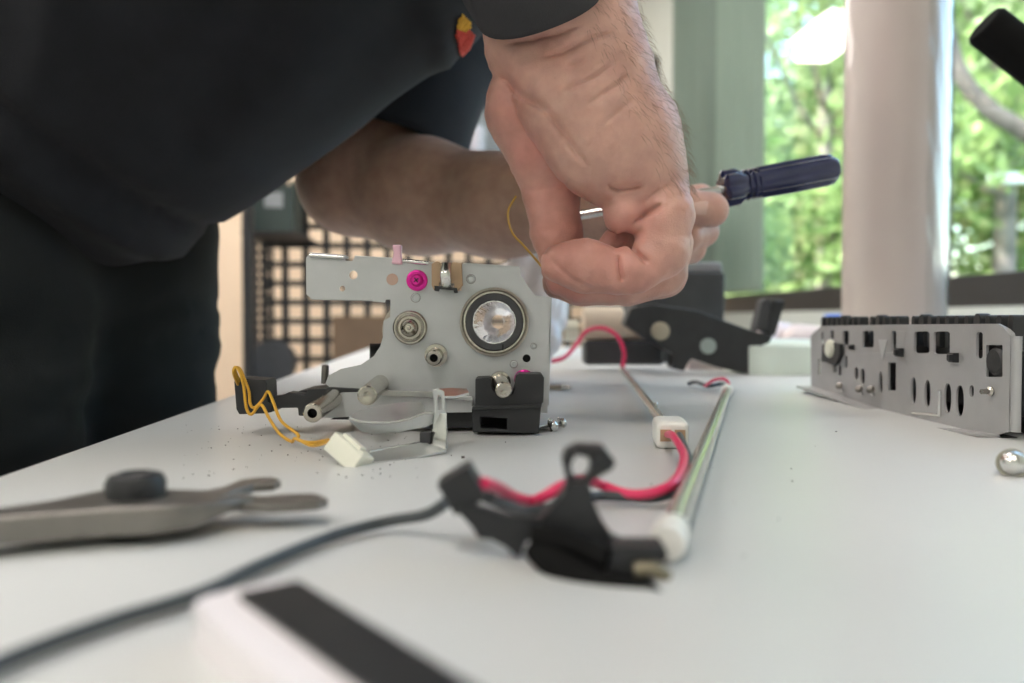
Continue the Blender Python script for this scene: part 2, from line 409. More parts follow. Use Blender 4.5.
V, Fc = merge(box_geo(R((WU0 + WU1) / 2, VW + .03, (.83 + WZ0) / 2), (.06, WU1 - WU0, WZ0 - .83), VD, UD),
              box_geo(R((WU0 + WU1) / 2, VW + .03, WZ1 - .03), (.06, WU1 - WU0, .06), VD, UD),
              box_geo(R(WU0 + .03, VW + .03, (WZ0 + WZ1) / 2), (.06, .06, WZ1 - WZ0), VD, UD),
              box_geo(R(WU1 - .03, VW + .03, (WZ0 + WZ1) / 2), (.06, .06, WZ1 - WZ0), VD, UD),
              box_geo(R(1.607, VW + .03, (WZ0 + WZ1) / 2), (.03, .034, WZ1 - WZ0), VD, UD))
mk('window_frame', V, Fc, M['frame'], win, kind='structure', bevel=.003)
for a, b in ((WU0 + .06, 1.59), (1.624, WU1 - .06)):
    V, Fc = box_geo(R((a + b) / 2, VW + .03, (WZ0 + WZ1) / 2), (.004, b - a, WZ1 - WZ0 - .06), VD, UD)
    mk('window_pane', V, Fc, M['glass'], win, kind='structure')

def roller_shade(u0, u1, v, m, label):
    t = thing('window_shade', R((u0 + u1) / 2, v, WZ1), label, 'window shade')
    n = 14; V = []; Fc = []
    for i in range(n + 1):
        u = u0 + (u1 - u0) * i / n; w = v + .006 * math.sin(i * 1.7)
        V += [R(u, w, WZ0 + .01), R(u, w, WZ1), R(u, w + .003, WZ1), R(u, w + .003, WZ0 + .01)]
    for i in range(n):
        for j in range(4): Fc.append((4 * i + j, 4 * i + (j + 1) % 4, 4 * i + 4 + (j + 1) % 4, 4 * i + 4 + j))
    Fc += [(0, 1, 2, 3), tuple(4 * n + j for j in range(4))]
    mk('shade_fabric', V, Fc, m, t)
    V, Fc = sweep_geo([R(u0, v, WZ1), R(u1, v, WZ1)], .013, 12); mk('roller', V, Fc, M['frame'], t)
    V, Fc = sweep_geo([R(u0, v, WZ0 + .012), R(u1, v, WZ0 + .012)], .008, 8); mk('bottom_bar', V, Fc, m, t)
roller_shade(2.437, 2.872, .98, M['shade1'], 'pale grey-green fabric shade beside the bright trees in the window')
roller_shade(2.882, 3.45, .98, M['shade2'], 'darker grey-green fabric shade next to the white wall strip')

# ceiling lights
def ceiling_light(u0, u1, v0, v1):
    t = thing('ceiling_light', R((u0 + u1) / 2, (v0 + v1) / 2, HC - .03), 'flat white ceiling light panel with a pale frame', 'ceiling light', 'ceiling light panels')
    rbox_uv('diffuser', u0, u1, v0, v1, HC - .035, HC - .03, M['lamp'], t, bevel=0)
    e = .03
    V, Fc = merge(*[box_geo(R((a + b) / 2, (c + d) / 2, HC - .02), (d - c, b - a, .04), VD, UD) for a, b, c, d in
                    ((u0 - e, u0, v0 - e, v1 + e), (u1, u1 + e, v0 - e, v1 + e), (u0, u1, v0 - e, v0), (u0, u1, v1, v1 + e))])
    mk('panel_frame', V, Fc, M['ceil'], t)
for u in (4.65, 2.65, 0.65, -1.35):
    for v in (-.65, -2.45): ceiling_light(u, u + .95, v, v + .44)

# ================================================================== TABLE
t = thing('work_table', R(.6, .35, 0), 'long white laminate workbench table the parts lie on', 'table')
rbox_uv('table_top', -.4, 1.6, -.16, .86, TT - .03, TT, M['table'], t, bevel=.003)
for u in (-.3, 1.5):
    for v in (-.08, .78): rbox_uv('leg', u - .025, u + .025, v - .025, v + .025, 0, TT - .03, M['frame'], t)
V, Fc = merge(box_geo(R(.6, -.08, TT - .07), (.03, 1.8, .07), VD, UD), box_geo(R(.6, .78, TT - .07), (.03, 1.8, .07), VD, UD))
mk('apron', V, Fc, M['frame'], t)

# ================================================================== MAIN METAL UNIT
Y0 = 0.392
S1 = 984 / 360
def c1(*q): return [(220 + x / S1, 230 + y / S1) for x, y in q]
def c1p(x, y, Y=Y0): return P(220 + x / S1, 230 + y / S1, Y)
mm = 1 / (S1 * F / Y0)      # metres per crop pixel at the plate
fu = thing('printer_fuser_frame', T(430, 432), 'upright grey metal machine side plate with round ring, posts and magenta screws under the hand', 'machine part')
outer = c1((244, 66), (338, 72), (342, 84), (362, 85), (368, 74), (470, 80), (572, 87), (582, 88), (582, 160), (660, 166), (660, 93), (820, 103), (822, 124),
           (842, 154), (862, 180), (900, 182), (906, 187), (896, 450), (895, 500), (700, 500), (690, 470), (520, 440), (300, 430), (288, 420), (296, 398), (330, 380), (385, 368),
           (420, 345), (438, 318), (446, 290), (447, 248), (465, 238), (466, 190), (452, 190), (450, 198), (416, 195), (414, 188), (246, 184), (236, 176), (235, 76))
holes = [c1(*circ(364, 123, 12)), c1(*circ(334, 160, 8)), c1(*circ(838, 351, 11)), c1(*circ(752, 252, 70, 40))]
pl = plate_y('side_plate', outer, Y0, .0012, M['sheet'], fu, holes)
# folded lips
def lip(name, a, b, depth, th=.0012, m=M['sheet'], par=None, par_obj=None):
    A, B = c1p(*a), c1p(*b); d = (B - A).normalized(); ez = Vector((0, 1, 0)).cross(d)
    c = (A + B) / 2 + Vector((0, depth / 2, 0))
    return mk(name, *box_geo(c, ((B - A).length, depth, th), d, (0, 1, 0), ez), m, par_obj or fu, bevel=.0003)
def edge_bead(a, b):
    A, B = c1p(*a, Y0 - .0004), c1p(*b, Y0 - .0004); tube('folded_edge', [A, B], .0011, M['bright'], fu, k=0, seg=10)
edge_bead((246, 69), (338, 75)); edge_bead((500, 84), (570, 91))
lip('top_lip', (244, 64), (338, 71), .012)
lip('top_lip', (368, 73), (470, 79), .012)
lip('top_lip', (664, 93), (818, 102), .030)
lip('side_lip', (904, 186), (896, 480), .034)
lip('lower_lip', (247, 186), (414, 190), .008)
# dark backing parts: brown drum behind the plate and gear bodies
lathe('dark_drum', [(.0, 0), (.0155, 0), (.0155, .03), (0, .03)], c1p(528, 275, Y0 + .006), (0, 1, 0), M['bronze'], fu)
lathe('rear_roller', [(0, 0), (.012, 0), (.012, .05), (0, .05)], c1p(410, 372, Y0 + .03), (1, 0.2, 0), M['blackp'], fu)
# big bearing with bore
C = c1p(750, 252)
def ring(name, prof, m, par=fu, c=None, axis=(0, -1, 0), seg=48): return lathe(name, prof, c or C, axis, m, par, seg)
def hollow(name, r0, r1, z0, z1, m, c, par=fu, seg=48):
    V = []; Fc = []
    for r, z in ((r1, z0), (r1, z1 - .0004), (r1 - .0004, z1), (r0 + .0004, z1), (r0, z1 - .0004), (r0, z0)):
        for j in range(seg):
            a = 2 * math.pi * j / seg; V.append(c + Vector((r * math.cos(a), -z, r * math.sin(a))))
    for i in range(6):
        for j in range(seg): Fc.append((i * seg + j, i * seg + (j + 1) % seg, ((i + 1) % 6) * seg + (j + 1) % seg, ((i + 1) % 6) * seg + j))
    return mk(name, V, Fc, m, par)
hollow('outer_ring', 86 * mm, 94 * mm, -.002, .0028, M['bronze'], C)
hollow('bearing_ring', 77 * mm, 86.5 * mm, -.002, .0019, M['nickel'], C)
hollow('black_collar', 59 * mm, 77.5 * mm, -.004, .0036, M['greyp'], C)
lathe('dark_bore', [(0, 0), (12.5 * mm, 0), (12.5 * mm, .001), (0, .001)], c1p(838, 351, Y0 + .0035), (0, -1, 0), M['hole'], fu, 20)
V = []; Fc = []; sg = 64
for r_, z_ in ((60, -.0018), (56, -.0018), (54, .004), (42, .030), (31, .065), (24, .105), (26, .105), (34, .065), (45, .030), (58, .004)):
    for j in range(sg):
        a = 2 * math.pi * j / sg; V.append(C + Vector((r_ * mm * math.cos(a), z_, r_ * mm * math.sin(a))))
for i in range(10):
    for j in range(sg): Fc.append((i * sg + j, i * sg + (j + 1) % sg, ((i + 1) % 10) * sg + (j + 1) % sg, ((i + 1) % 10) * sg + j))
mk('reflector_bore', V, Fc, M['chrome'], fu, angle=60)
box('collar_slit', C + Vector((.0042, -.0036, -68 * mm)), (.0008, .0006, 16 * mm), M['hole'], fu, bevel=0)
# stepped disc
C2 = c1p(520, 267)
lathe('stepped_disc', [(0, 0), (47 * mm, 0), (47 * mm, .0012), (43 * mm, .002), (40 * mm, .002), (38 * mm, .0035), (34 * mm, .0045), (32 * mm, .003), (25 * mm, .0032), (22 * mm, .006), (13 * mm, .0075), (11 * mm, .005), (6 * mm, .005), (5 * mm, .0072), (0, .0076)],
      C2, (0, -1, 0), M['nickel'], fu, 40)
# bushing
C3 = c1p(592, 340)
def pin(name, a, b, r, m, bore=0, chamfer=.0006, flange=None):
    a, b = Vector(a), Vector(b); L = (b - a).length
    pr = [(0, 0), (r, 0), (r, L - chamfer), (r - chamfer, L)]
    if flange: pr = [(0, 0), (flange, 0), (flange, .003), (r * 1.02, .0035), (r, .005), (r, L - chamfer), (r - chamfer, L)]
    if bore: pr += [(bore, L), (bore, L - .006), (0, L - .006)]
    else: pr += [(.0004, L), (0, L - .0003)]
    o = lathe(name, pr, a, b - a, m, fu, 32)
    if bore: lathe('bore', [(0, 0), (bore * .98, 0), (bore * .98, .0003), (0, .0003)], b - (b - a).normalized() * .0055, b - a, M['hole'], o, 24)
    return o
pin('hollow_bushing', C3, c1p(584, 350, Y0 - .010), 24 * mm * .9, M['nickel'], 11 * mm, flange=31 * mm)
pin('long_post', c1p(438, 420), c1p(402, 453, .343), 24 * mm, M['nickel'])
pin('tapped_post', c1p(318, 455), c1p(252, 501, .349), 24 * mm, M['nickel'], 12 * mm)
pin('short_post', c1p(765, 412), c1p(776, 438, Y0 - .022), 22 * mm, M['nickel'], flange=28 * mm)
pin('threaded_peg', c1p(286, 420, Y0 + .01), c1p(288, 368, Y0 + .01), 10 * mm, M['steel'])
# screws, pads, rivets
def screw_head(c, r, m, par=fu):
    o = lathe('screw_head', [(0, 0), (r, 0), (r, .0010), (r * .86, .0016), (r * .62, .0017), (r * .55, .0034), (r * .40, .0042), (0, .0044)], c, (0, -1, 0), m, par, 32)
    V, Fc = merge(box_geo(c + Vector((0, -.0043, 0)), (r * .55, .0006, r * .12), (.8, 0, .6), (0, 1, 0), (-.6, 0, .8)), box_geo(c + Vector((0, -.0043, 0)), (r * .12, .0006, r * .55), (.8, 0, .6), (0, 1, 0), (-.6, 0, .8)))
    mk('cross_recess', V, Fc, M['hole'], o)
    return o
screw_head(c1p(539, 138), 29 * mm, M['magenta']); screw_head(c1p(831, 408), 27 * mm, M['magenta'])
lathe('copper_pad', [(0, 0), (16 * mm, 0), (16 * mm, .0003), (0, .0003)], c1p(471, 135), (0, -1, 0), M['copper'], fu)
for x, y, r in ((535, 185, 12), (686, 134, 12), (803, 367, 10), (857, 317, 8)):
    lathe('rivet_collar', [(r * mm * .95, 0), (r * mm * 1.12, 0), (r * mm * 1.12, .0003), (r * mm * .95, .0003)], c1p(x, y), (0, -1, 0), M['steel'], fu, 20)
    lathe('rivet', [(0, 0), (r * mm, 0), (r * mm, .0006), (r * mm * .75, .0009), (r * mm * .6, .0004), (0, .0005)], c1p(x, y), (0, -1, 0), M['sheet'], fu, 20)
# tan clip with metal tongue
V = plate_y('tan_clip', c1((578, 92), (592, 84), (604, 88), (604, 104), (630, 106), (634, 88), (660, 90), (663, 150), (650, 168), (640, 160), (640, 145), (600, 143), (596, 163), (584, 165), (578, 150)), Y0 - .004, .008, M['tan'], fu, bevel=.0004)
tube('metal_tongue', [c1p(618, 92, Y0 - .003), c1p(616, 120, Y0 - .0065), c1p(618, 150, Y0 - .005), c1p(617, 162, Y0 - .001)], .0026, M['bright'], fu, flat=.4)
plate_y('clip_latch', c1((586, 152), (648, 158), (650, 172), (640, 172), (638, 165), (600, 162), (597, 168), (586, 166)), Y0 - .005, .002, M['blackp'], fu)
plate_y('pink_tab', c1((470, 40), (496, 40), (494, 62), (498, 94), (468, 93), (474, 62)), Y0 - .002, .004, M['pink'], fu, bevel=.0008)
# lower base
plate_y('lower_bar', c1((300, 446), (430, 444), (520, 446), (690, 462), (690, 498), (560, 500), (330, 512), (280, 514)), Y0 - .006, .02, M['sheet'], fu, bevel=.0004)
plate_y('lower_rail', c1((215, 440), (300, 430), (520, 442), (512, 454), (300, 446), (235, 462), (215, 480)), Y0 - .003, .03, M['blackp'], fu, bevel=.0004)
plate_y('base_foot', c1((330, 506), (560, 496), (700, 496), (700, 540), (560, 545), (410, 520), (300, 518)), Y0 - .002, .04, M['blackp'], fu, bevel=.0005)
plate_y('tie_strip', c1((430, 438), (580, 442), (690, 455), (690, 466), (580, 460), (520, 456), (430, 452)), Y0 - .008, .003, M['bright'], fu, bevel=.0003)
# black corner block
bo = c1((698, 406), (735, 404), (741, 410), (744, 434), (758, 452), (780, 458), (798, 448), (805, 430), (808, 400), (818, 393), (880, 394), (886, 404), (884, 470), (878, 478), (872, 556), (690, 553), (688, 492), (697, 480))
plate_y('corner_block', bo, Y0 - .016, .034, M['blackp'], fu, [c1((712, 512), (784, 516), (784, 546), (712, 542))], bevel=.0006)
plate_y('block_recess', c1((700, 500), (800, 504), (800, 550), (700, 548)), Y0 - .004, .01, M['hole'], fu)
plate_y('block_ledge', c1((690, 482), (880, 476), (878, 486), (690, 494)), Y0 - .0175, .004, M['blackp'], fu, bevel=.0004)
# left arm with switch block
plate_y('switch_block', c1((38, 415), (46, 405), (122, 410), (128, 420), (130, 470), (142, 478), (142, 498), (120, 502), (52, 504), (44, 490)), Y0 - .018, .016, M['blackp'], fu, bevel=.0008)
plate_y('switch_arm', c1((128, 458), (170, 452), (186, 444), (232, 450), (240, 436), (290, 434), (296, 470), (262, 492), (250, 510), (214, 508), (212, 486), (128, 488)), Y0 - .014, .010, M['blackp'], fu, bevel=.0006)
# yellow wires
def c6(x, y, Y): s = 829 / 170; return P(230 + x / s, 340 + y / s, Y)
YW = Y0 - .021
tube('yellow_wire', [c6(60, 230, YW + .006), c6(28, 160, YW), c6(28, 137, YW), c6(48, 140, YW), c6(70, 190, YW), c6(92, 250, YW - .001), c6(98, 310, YW - .002), c6(120, 330, YW - .003), c6(160, 290, YW - .004), c6(186, 252, YW - .005), c6(210, 300, YW - .010), c6(250, 395, YW - .018), c6(330, 460, YW - .03), c6(330, 486, YW - .033), c6(400, 500, YW - .040), c6(480, 488, YW - .060)],
     .00072, M['yellow'], fu, k=6, seg=8)
tube('yellow_wire', [c6(50, 240, YW + .006), c6(18, 165, YW - .002), c6(25, 133, YW - .002), c6(45, 150, YW - .002), c6(66, 220, YW - .002), c6(80, 330, YW - .003), c6(105, 362, YW - .004), c6(150, 315, YW - .005), c6(190, 380, YW - .012), c6(240, 455, YW - .022), c6(300, 495, YW - .03), c6(320, 480, YW - .034), c6(400, 515, YW - .041), c6(480, 496, YW - .061)],
     .00072, M['yellow'], fu, k=6, seg=8)
# white plug on the table
A = T(345, 462, .002); B = T(356, 446, .002)
cc = P(349, 453.5, .303); ex = Vector((.74, -.42, -.52)).normalized(); ey = Vector((0, 0, 1)).cross(ex).normalized(); tilt = Matrix.Rotation(math.radians(-18), 3, ex)
ey = tilt @ ey; ez = ex.cross(ey)
plug = box('white_plug', cc, (.0160, .0095, .0080), M['whitep'], fu, ex, ey, ez, bevel=.0006)
mk('plug_rib', *merge(box_geo(cc + ez * .0042 - ex * .001, (.010, .004, .0022), ex, ey, ez), box_geo(cc + ez * .0038 + ex * .0056 - ey * .002, (.003, .0035, .0016), ex, ey, ez)), M['whitep'], plug, bevel=.0004)
mk('plug_socket', *merge(box_geo(cc + ex * .0076 + ey * .0021, (.0004, .0028, .0034), ex, ey, ez), box_geo(cc + ex * .0076 - ey * .0022, (.0004, .0028, .0034), ex, ey, ez)), M['tan'], plug)

# ------------------------------------------------------------------ loose clip in front
YB = .325
lc = thing('metal_clip', T(430, 455), 'small bent silver sheet clip lying on the table in front of the metal plate', 'machine part')
def c7(x, y, Y): s = 1024 / 220; return P(340 + x / s, 340 + y / s, Y)
def leaf(name, pts_top, pts_bot, m, par):
    n = len(pts_top); V = list(pts_top) + list(pts_bot); th = Vector((0, .0003, -.0009))
    V += [v + th for v in V]; N = 2 * n; Fc = []
    for i in range(n - 1):
        Fc += [(i, i + 1, n + i + 1, n + i), (N + i, N + n + i, N + n + i + 1, N + i + 1), (i, N + i, N + i + 1, i + 1), (n + i, n + i + 1, N + n + i + 1, N + n + i)]
    Fc += [(0, n, N + n, N), (n - 1, N + n - 1, N + 2 * n - 1, 2 * n - 1)]
    return mk(name, V, Fc, m, par)
q = lambda L, Y0_, Y1_: [c7(x, y, Y0_ + (Y1_ - Y0_) * i / (len(L) - 1)) for i, (x, y) in enumerate(L)]
leaf('upper_paddle', q([(40, 358), (80, 330), (180, 305), (300, 288), (380, 288), (400, 335), (440, 345)], .322, .352),
     q([(42, 364), (90, 378), (170, 384), (250, 380), (330, 362), (390, 342), (430, 338)], .312, .330), M['clip'], lc)
leaf('paddle_rim', q([(40, 360), (90, 378), (170, 384), (250, 380), (330, 362), (390, 340), (436, 338)], .312, .330),
     q([(44, 366), (100, 418), (170, 430), (250, 424), (330, 408), (400, 395), (438, 378)], .314, .331), M['clip'], lc)
plate_y('upright_strip', [(340 + x * 220 / 1024, 340 + y * 220 / 1024) for x, y in ((430, 232), (455, 226), (484, 240), (490, 330), (496, 345), (500, 505), (480, 510), (440, 490), (432, 400), (440, 330))], .330, .0014, M['clip'], lc,
        [[(340 + x * 220 / 1024, 340 + y * 220 / 1024) for x, y in ((455, 258), (470, 262), (474, 325), (455, 330))]], bevel=.0003)
leaf('top_tab', q([(440, 228), (520, 222), (590, 226)], .334, .345), q([(455, 262), (540, 260), (600, 245)], .331, .341), M['bright'], lc)
leaf('lower_arm', q([(140, 520), (250, 500), (370, 478), (420, 480), (490, 505)], .311, .335), q([(136, 568), (240, 560), (340, 545), (440, 525), (496, 512)], .303, .325), M['clip'], lc)
tube('rim_edge', q([(40, 362), (90, 379), (170, 385), (250, 381), (330, 363), (390, 341), (436, 339)], .3115, .3295), .0005, M['bright'], lc, k=4, seg=8)  # thin bright tubes added along the clip edges as painted highlights
tube('rim_edge', q([(140, 520), (250, 500), (370, 478)], .3105, .331), .0005, M['bright'], lc, k=4, seg=8)
box('rubber_stop', c7(398, 458, .329), (.0045, .004, .006), M['greyp'], lc)
leaf('side_flange', q([(400, 470), (440, 400), (450, 340)], .329, .331), q([(490, 505), (494, 420), (496, 340)], .326, .328), M['bright'], lc)

# ------------------------------------------------------------------ screws on the table
def loose_screw(p, d, s, label, m=None, up=0):
    p = Vector(p); d = Vector(d).normalized(); m = m or M['bright']
    o = thing('loose_screw', p, label, 'screw', None)
    c = p + Vector((0, 0, .0026 * s))
    lathe('head', [(0, 0), (.0032 * s, 0), (.0032 * s, .0012 * s), (.0024 * s, .0022 * s), (0, .0027 * s)], c, d, m, o, 24)
    th = []
    for i in range(18): th += [(.00155 * s, .0005 * s * i), (.0012 * s, .0005 * s * i + .00025 * s)]
    lathe('shank', [(0, 0)] + th + [(0, .0092 * s)], c, -d, m, o, 16)
    lathe('washer', [(.002 * s, 0), (.0042 * s, 0), (.0042 * s, .0006 * s), (.002 * s, .0006 * s)], c - d * .0012 * s, d, M['nickel'], o, 24)
loose_screw(T(553, 431), (.75, -.3, .25), .95, 'silver screw lying beside the black corner block of the metal plate')
loose_screw(T(562, 427), (.8, .25, .35), .8, 'second silver screw just right of the one by the black corner block')
o = thing('dome_screw', T(1012, 466), 'chrome dome-headed screw at the right edge of the white table', 'screw')
c = T(1013, 463, .0045)
lathe('head', [(.0040, -.001), (.0042, .0004), (.0039, .002), (.0030, .0032), (.0016, .0039), (0, .0042)], c, (-.35, -.75, .25), M['bright'], o, 32)
lathe('shank', [(0, -.014)] + [(.0018 + .0003 * (i % 2), -.014 + i * .0006) for i in range(22)] + [(0, -.001)], c, (-.35, -.75, .25), M['bright'], o, 16)
lathe('washer', [(.0025, -.0022), (.0052, -.0022), (.0052, -.0014), (.0025, -.0014)], c, (-.35, -.75, .25), M['nickel'], o, 28)

# crumbs
V = []; Fc = []
for i in range(130):
    px, py = random.uniform(180, 420), random.uniform(425, 480)
    if random.random() < .25: px, py = random.uniform(300, 900), random.uniform(400, 560)
    if i == 0: px, py = 463, 458
    w = T(px, py); s = random.uniform(.00012, .00035) if i else .0008
    g = box_geo(w + Vector((0, 0, s * .4)), (s * 1.6, s * 1.4, s), (math.cos(i), math.sin(i), 0), (-math.sin(i), math.cos(i), 0))
    n = len(V); V += g[0]; Fc += [tuple(n + k for k in f) for f in g[1]]
mk('crumbs', V, Fc, M['crumb'], kind='stuff', label='black crumbs of dirt scattered over the white table', cat='debris')

# ================================================================== PLIERS
pr = thing('pliers', T(135, 545), 'steel bent-nose pliers with a black pivot knob lying on the white table', 'pliers')
st_ = [(-90, 515, 524, .0096, .0028), (0, 507, 517, .0096, .0028), (50, 500, 513, .0096, .0028), (105, 489, 509, .0096, .0028), (150, 487, 508, .0096, .0028), (195, 490, 505, .0093, .0034), (225, 492, 501, .0084, .0048), (254, 494, 498, .0074, .0058)]
V = []; Fc = []
for x_, f_, n__, zt_, zb_ in st_:
    a, b = T(x_, f_, zt_), T(x_, n__, zt_); V += [a, b, Vector((b.x, b.y, TT + zb_)), Vector((a.x, a.y, TT + zb_))]
for i in range(len(st_) - 1):
    for j in range(4): Fc.append((4 * i + j, 4 * i + (j + 1) % 4, 4 * i + 4 + (j + 1) % 4, 4 * i + 4 + j))
Fc += [(0, 1, 2, 3), tuple(4 * (len(st_) - 1) + j for j in range(4))]
mk('handle_body', V, Fc, M['steel'], pr, bevel=.0010)
plate_z('lower_jaw', [(150, 500), (205, 494), (235, 493), (262, 496), (285, 494), (312, 493), (320, 495), (328, 499), (318, 502), (290, 504), (268, 505), (240, 503), (205, 507), (160, 512)], .0068, .0022, M['steel'], pr, bevel=.0005)
plate_z('upper_jaw', [(180, 489), (205, 490), (222, 487), (240, 479), (258, 477), (274, 477), (281, 480), (274, 483), (254, 484), (240, 489), (222, 496), (190, 500)], .0088, .0024, M['steel'], pr, bevel=.0005)
K = T(136, 496, .0096)
lathe('pivot_knob', [(0, -.009), (.0075, -.009), (.0075, -.006), (.005, -.006), (.005, 0), (.0072, 0), (.0074, .0035), (.0064, .0055), (.004, .0062), (.0034, .0052), (0, .0052)], K, (0, 0, 1), M['blackp'], pr, 36)

# ================================================================== BLACK CABLE and WHITE BAR
cab = tube('black_cable', [T(-60, 692, .0022), T(20, 655, .0022), T(110, 622, .0022), T(200, 594, .0022), T(262, 565, .0022), T(330, 537, .0024), T(385, 522, .003), T(425, 515, .006), T(446, 503, .010)], .0015, M['darkwire'], k=8, seg=10,
     label='thin dark cable curving across the table towards the black plastic bracket', cat='cable')
wb = thing('plastic_bar', T(330, 640), 'blurred white plastic bar with a black strip in the near foreground', 'tool')
a = T(267, 586, .008); a.z = TT; d = Vector((.632, -.775, 0)).normalized(); n_ = Vector((-d.y, d.x, 0))
V, Fc = plate_geo(rrect(-.0045, -.0125, .09, .0070, .005, 6), [], a, d, n_, .0072)
mk('bar_body', V, Fc, M['whitebody'], wb, bevel=.0022)
V, Fc = plate_geo(rrect(0, -.0055, .088, .0058, .0016, 4), [], a + Vector((0, 0, .0064)), d, n_, .0016)
mk('black_strip', V, Fc, M['blackp'], wb, bevel=.0006)

# ================================================================== LAMPS (glass tubes with wires)
l1 = thing('heater_lamp', T(700, 470), 'long glass heater lamp tube running back from the black plastic bracket', 'lamp tube')
A, B = T(669, 540, .005), T(727, 391, .0045)
d = (B - A).normalized()
hl = lambda name, r, a, b, m, par, **kw: tube(name, [a, b], r, m, par, k=0, seg=24, **kw)
hl('glass_tube', .0031, A, B, M['quartz'], l1)
tube('filament', [A + d * (.01 + .004 * i) + Vector((.0004 * (-1) ** i, 0, 0)) for i in range(int((B - A).length / .004) - 4)], .0011, M['bright'], l1, k=0, seg=6)
lathe('ceramic_end', [(0, 0), (.0038, 0), (.0043, .002), (.0043, .010), (.0038, .013), (.0034, .015), (0, .015)], A - d * .003, d, M['ceramic'], l1, 28)
lathe('ceramic_end', [(0, 0), (.0036, 0), (.0044, .003), (.0044, .012), (0, .013)], B - d * .002, d, M['ceramic'], l1, 24)
tube('red_lead', [B + d * .010, T(729, 384, .008), T(724, 379, .012), T(714, 380, .010), T(705, 386, .004)], .0012, M['red'], l1)
tube('dark_lead', [B + d * .010, T(722, 384, .005), T(708, 386, .004), T(696, 382, .005), T(688, 384, .003)], .0016, M['darkwire'], l1)

l2 = thing('heater_lamp', T(640, 400), 'thinner glass heater lamp tube with white plug and red and black wires', 'lamp tube')
A, B = T(662, 421, .0065), T(622, 369, .0055); d = (B - A).normalized()
hl('glass_tube', .0026, A, B, M['quartz'], l2)
tube('filament', [A + d * (.01 + .005 * i) + Vector((.0005 * (-1) ** i, 0, 0)) for i in range(int((B - A).length / .005) - 4)], .0009, M['bright'], l2, k=0, seg=6)
lathe('tip', [(0, -.004), (.001, -.003), (.0012, 0), (0, .001)], A + d * .055 + Vector((.002, 0, .0028)), (0.2, 0, 1), M['quartz'], l2, 12)
s = Vector((0, 0, 1)).cross(d).normalized(); uz = d.cross(s)
cc = T(670, 432, .006)
box('white_plug', cc, (.014, .022, .012), M['ceramic'], l2, s, d, uz, bevel=.0025)
mk('plug_mouth', *merge(*[box_geo(cc - d * .0111 + s * x, (.0045, .0006, .005), s, d, uz) for x in (-.003, .003)]), M['tan'], l2)
tube('red_wire', [cc - d * .008 + s * .002, T(673, 436, .011), T(684, 456, .009), T(676, 480, .007), T(655, 492, .005), T(628, 494, .004), T(604, 486, .005), T(583, 479, .009), T(562, 486, .010), T(543, 497, .007), T(532, 501, .005), T(515, 497, .008), T(498, 488, .014), T(484, 483, .017)], .0015, M['red'], l2, k=8, seg=10)
tube('dark_wire', [cc - d * .008 - s * .003, T(682, 442, .008), T(690, 466, .006), T(680, 488, .004), T(655, 498, .003), T(625, 497, .003), T(600, 496, .003), T(575, 500, .004), T(550, 508, .004), T(525, 511, .004), T(505, 505, .008), T(486, 497, .012)], .0015, M['darkwire'], l2, k=8, seg=10)
tube('red_lead', [B, P(624, 352, .80), P(617, 336, .80), P(603, 328, .81), P(587, 331, .81), P(576, 345, .80), P(565, 357, .78), P(552, 361, .77), P(540, 362, .76)], .0022, M['red'], l2, k=8, seg=10)

# ================================================================== BLACK PLASTIC BRACKET (foreground)
bk = thing('plastic_bracket', T(600, 590), 'black moulded plastic lamp holder with a ring lug in the blurred foreground', 'machine part')
sb = 971 / 270
def cb(*q): return [(430 + x / sb, 430 + y / sb) for x, y in q]
def cbp(x, y, Y): return P(430 + x / sb, 430 + y / sb, Y)
YK = .178
box('end_block', cbp(118, 205, .186), (.0085, .010, .0085), M['blackp'], bk, (.86, 0, .5), (0, 1, 0), (-.5, 0, .86), bevel=.0005)
plate_y('end_lug', cb((40, 225), (130, 150), (180, 175), (190, 240), (150, 240), (125, 262), (170, 280), (110, 300), (60, 275)), .184, .006, M['blackp'], bk, bevel=.0008)
plate_y('wing', cb((85, 280), (170, 275), (290, 310), (400, 320), (420, 390), (350, 400), (320, 465), (270, 420), (220, 395), (175, 392), (150, 350)), .180, .003, M['blackp'], bk, bevel=.0006)
plate_y('lug_ring', cb(*[(535, 55), (590, 60), (625, 60), (672, 118), (655, 145), (620, 165), (590, 185), (575, 200), (500, 205), (486, 160), (476, 110), (490, 75)]), .180, .006, M['blackp'], bk,
        [cb((520, 100), (545, 88), (572, 100), (582, 130), (575, 160), (555, 180), (530, 180), (512, 165), (508, 130))], bevel=.001)
plate_y('upright_web', cb((490, 195), (575, 190), (590, 260), (620, 330), (660, 390), (720, 420), (790, 470), (790, 560), (560, 560), (430, 470), (380, 380), (400, 320), (450, 265), (480, 230)), YK, .006, M['blackp'], bk,
        [cb(*circ(625, 488, 34))], bevel=.0012)
plate_y('web_insert', cb(*circ(625, 488, 30)), YK + .003, .003, M['pad'], bk)
tube('lower_rail', [cbp(385, 415, .176), cbp(450, 480, .172), cbp(560, 545, .168), cbp(680, 585, .165), cbp(810, 605, .163), cbp(840, 575, .163)], .0036, M['matte'], bk, seg=14)
tube('upper_rib', [cbp(370, 385, .175), cbp(470, 400, .173), cbp(560, 430, .172), cbp(640, 470, .170)], .0026, M['matte'], bk, seg=12)
plate_y('holder_jaw', cb((660, 425), (720, 420), (800, 422), (845, 420), (858, 450), (840, 480), (800, 470), (770, 500), (800, 560), (830, 550), (862, 545), (850, 605), (800, 620), (690, 600), (640, 540)), .168, .008, M['blackp'], bk, bevel=.0012)
tube('brass_terminal', [cbp(735, 505, .167), cbp(800, 500, .167), cbp(850, 530, .168)], .0016, M['brass'], bk)

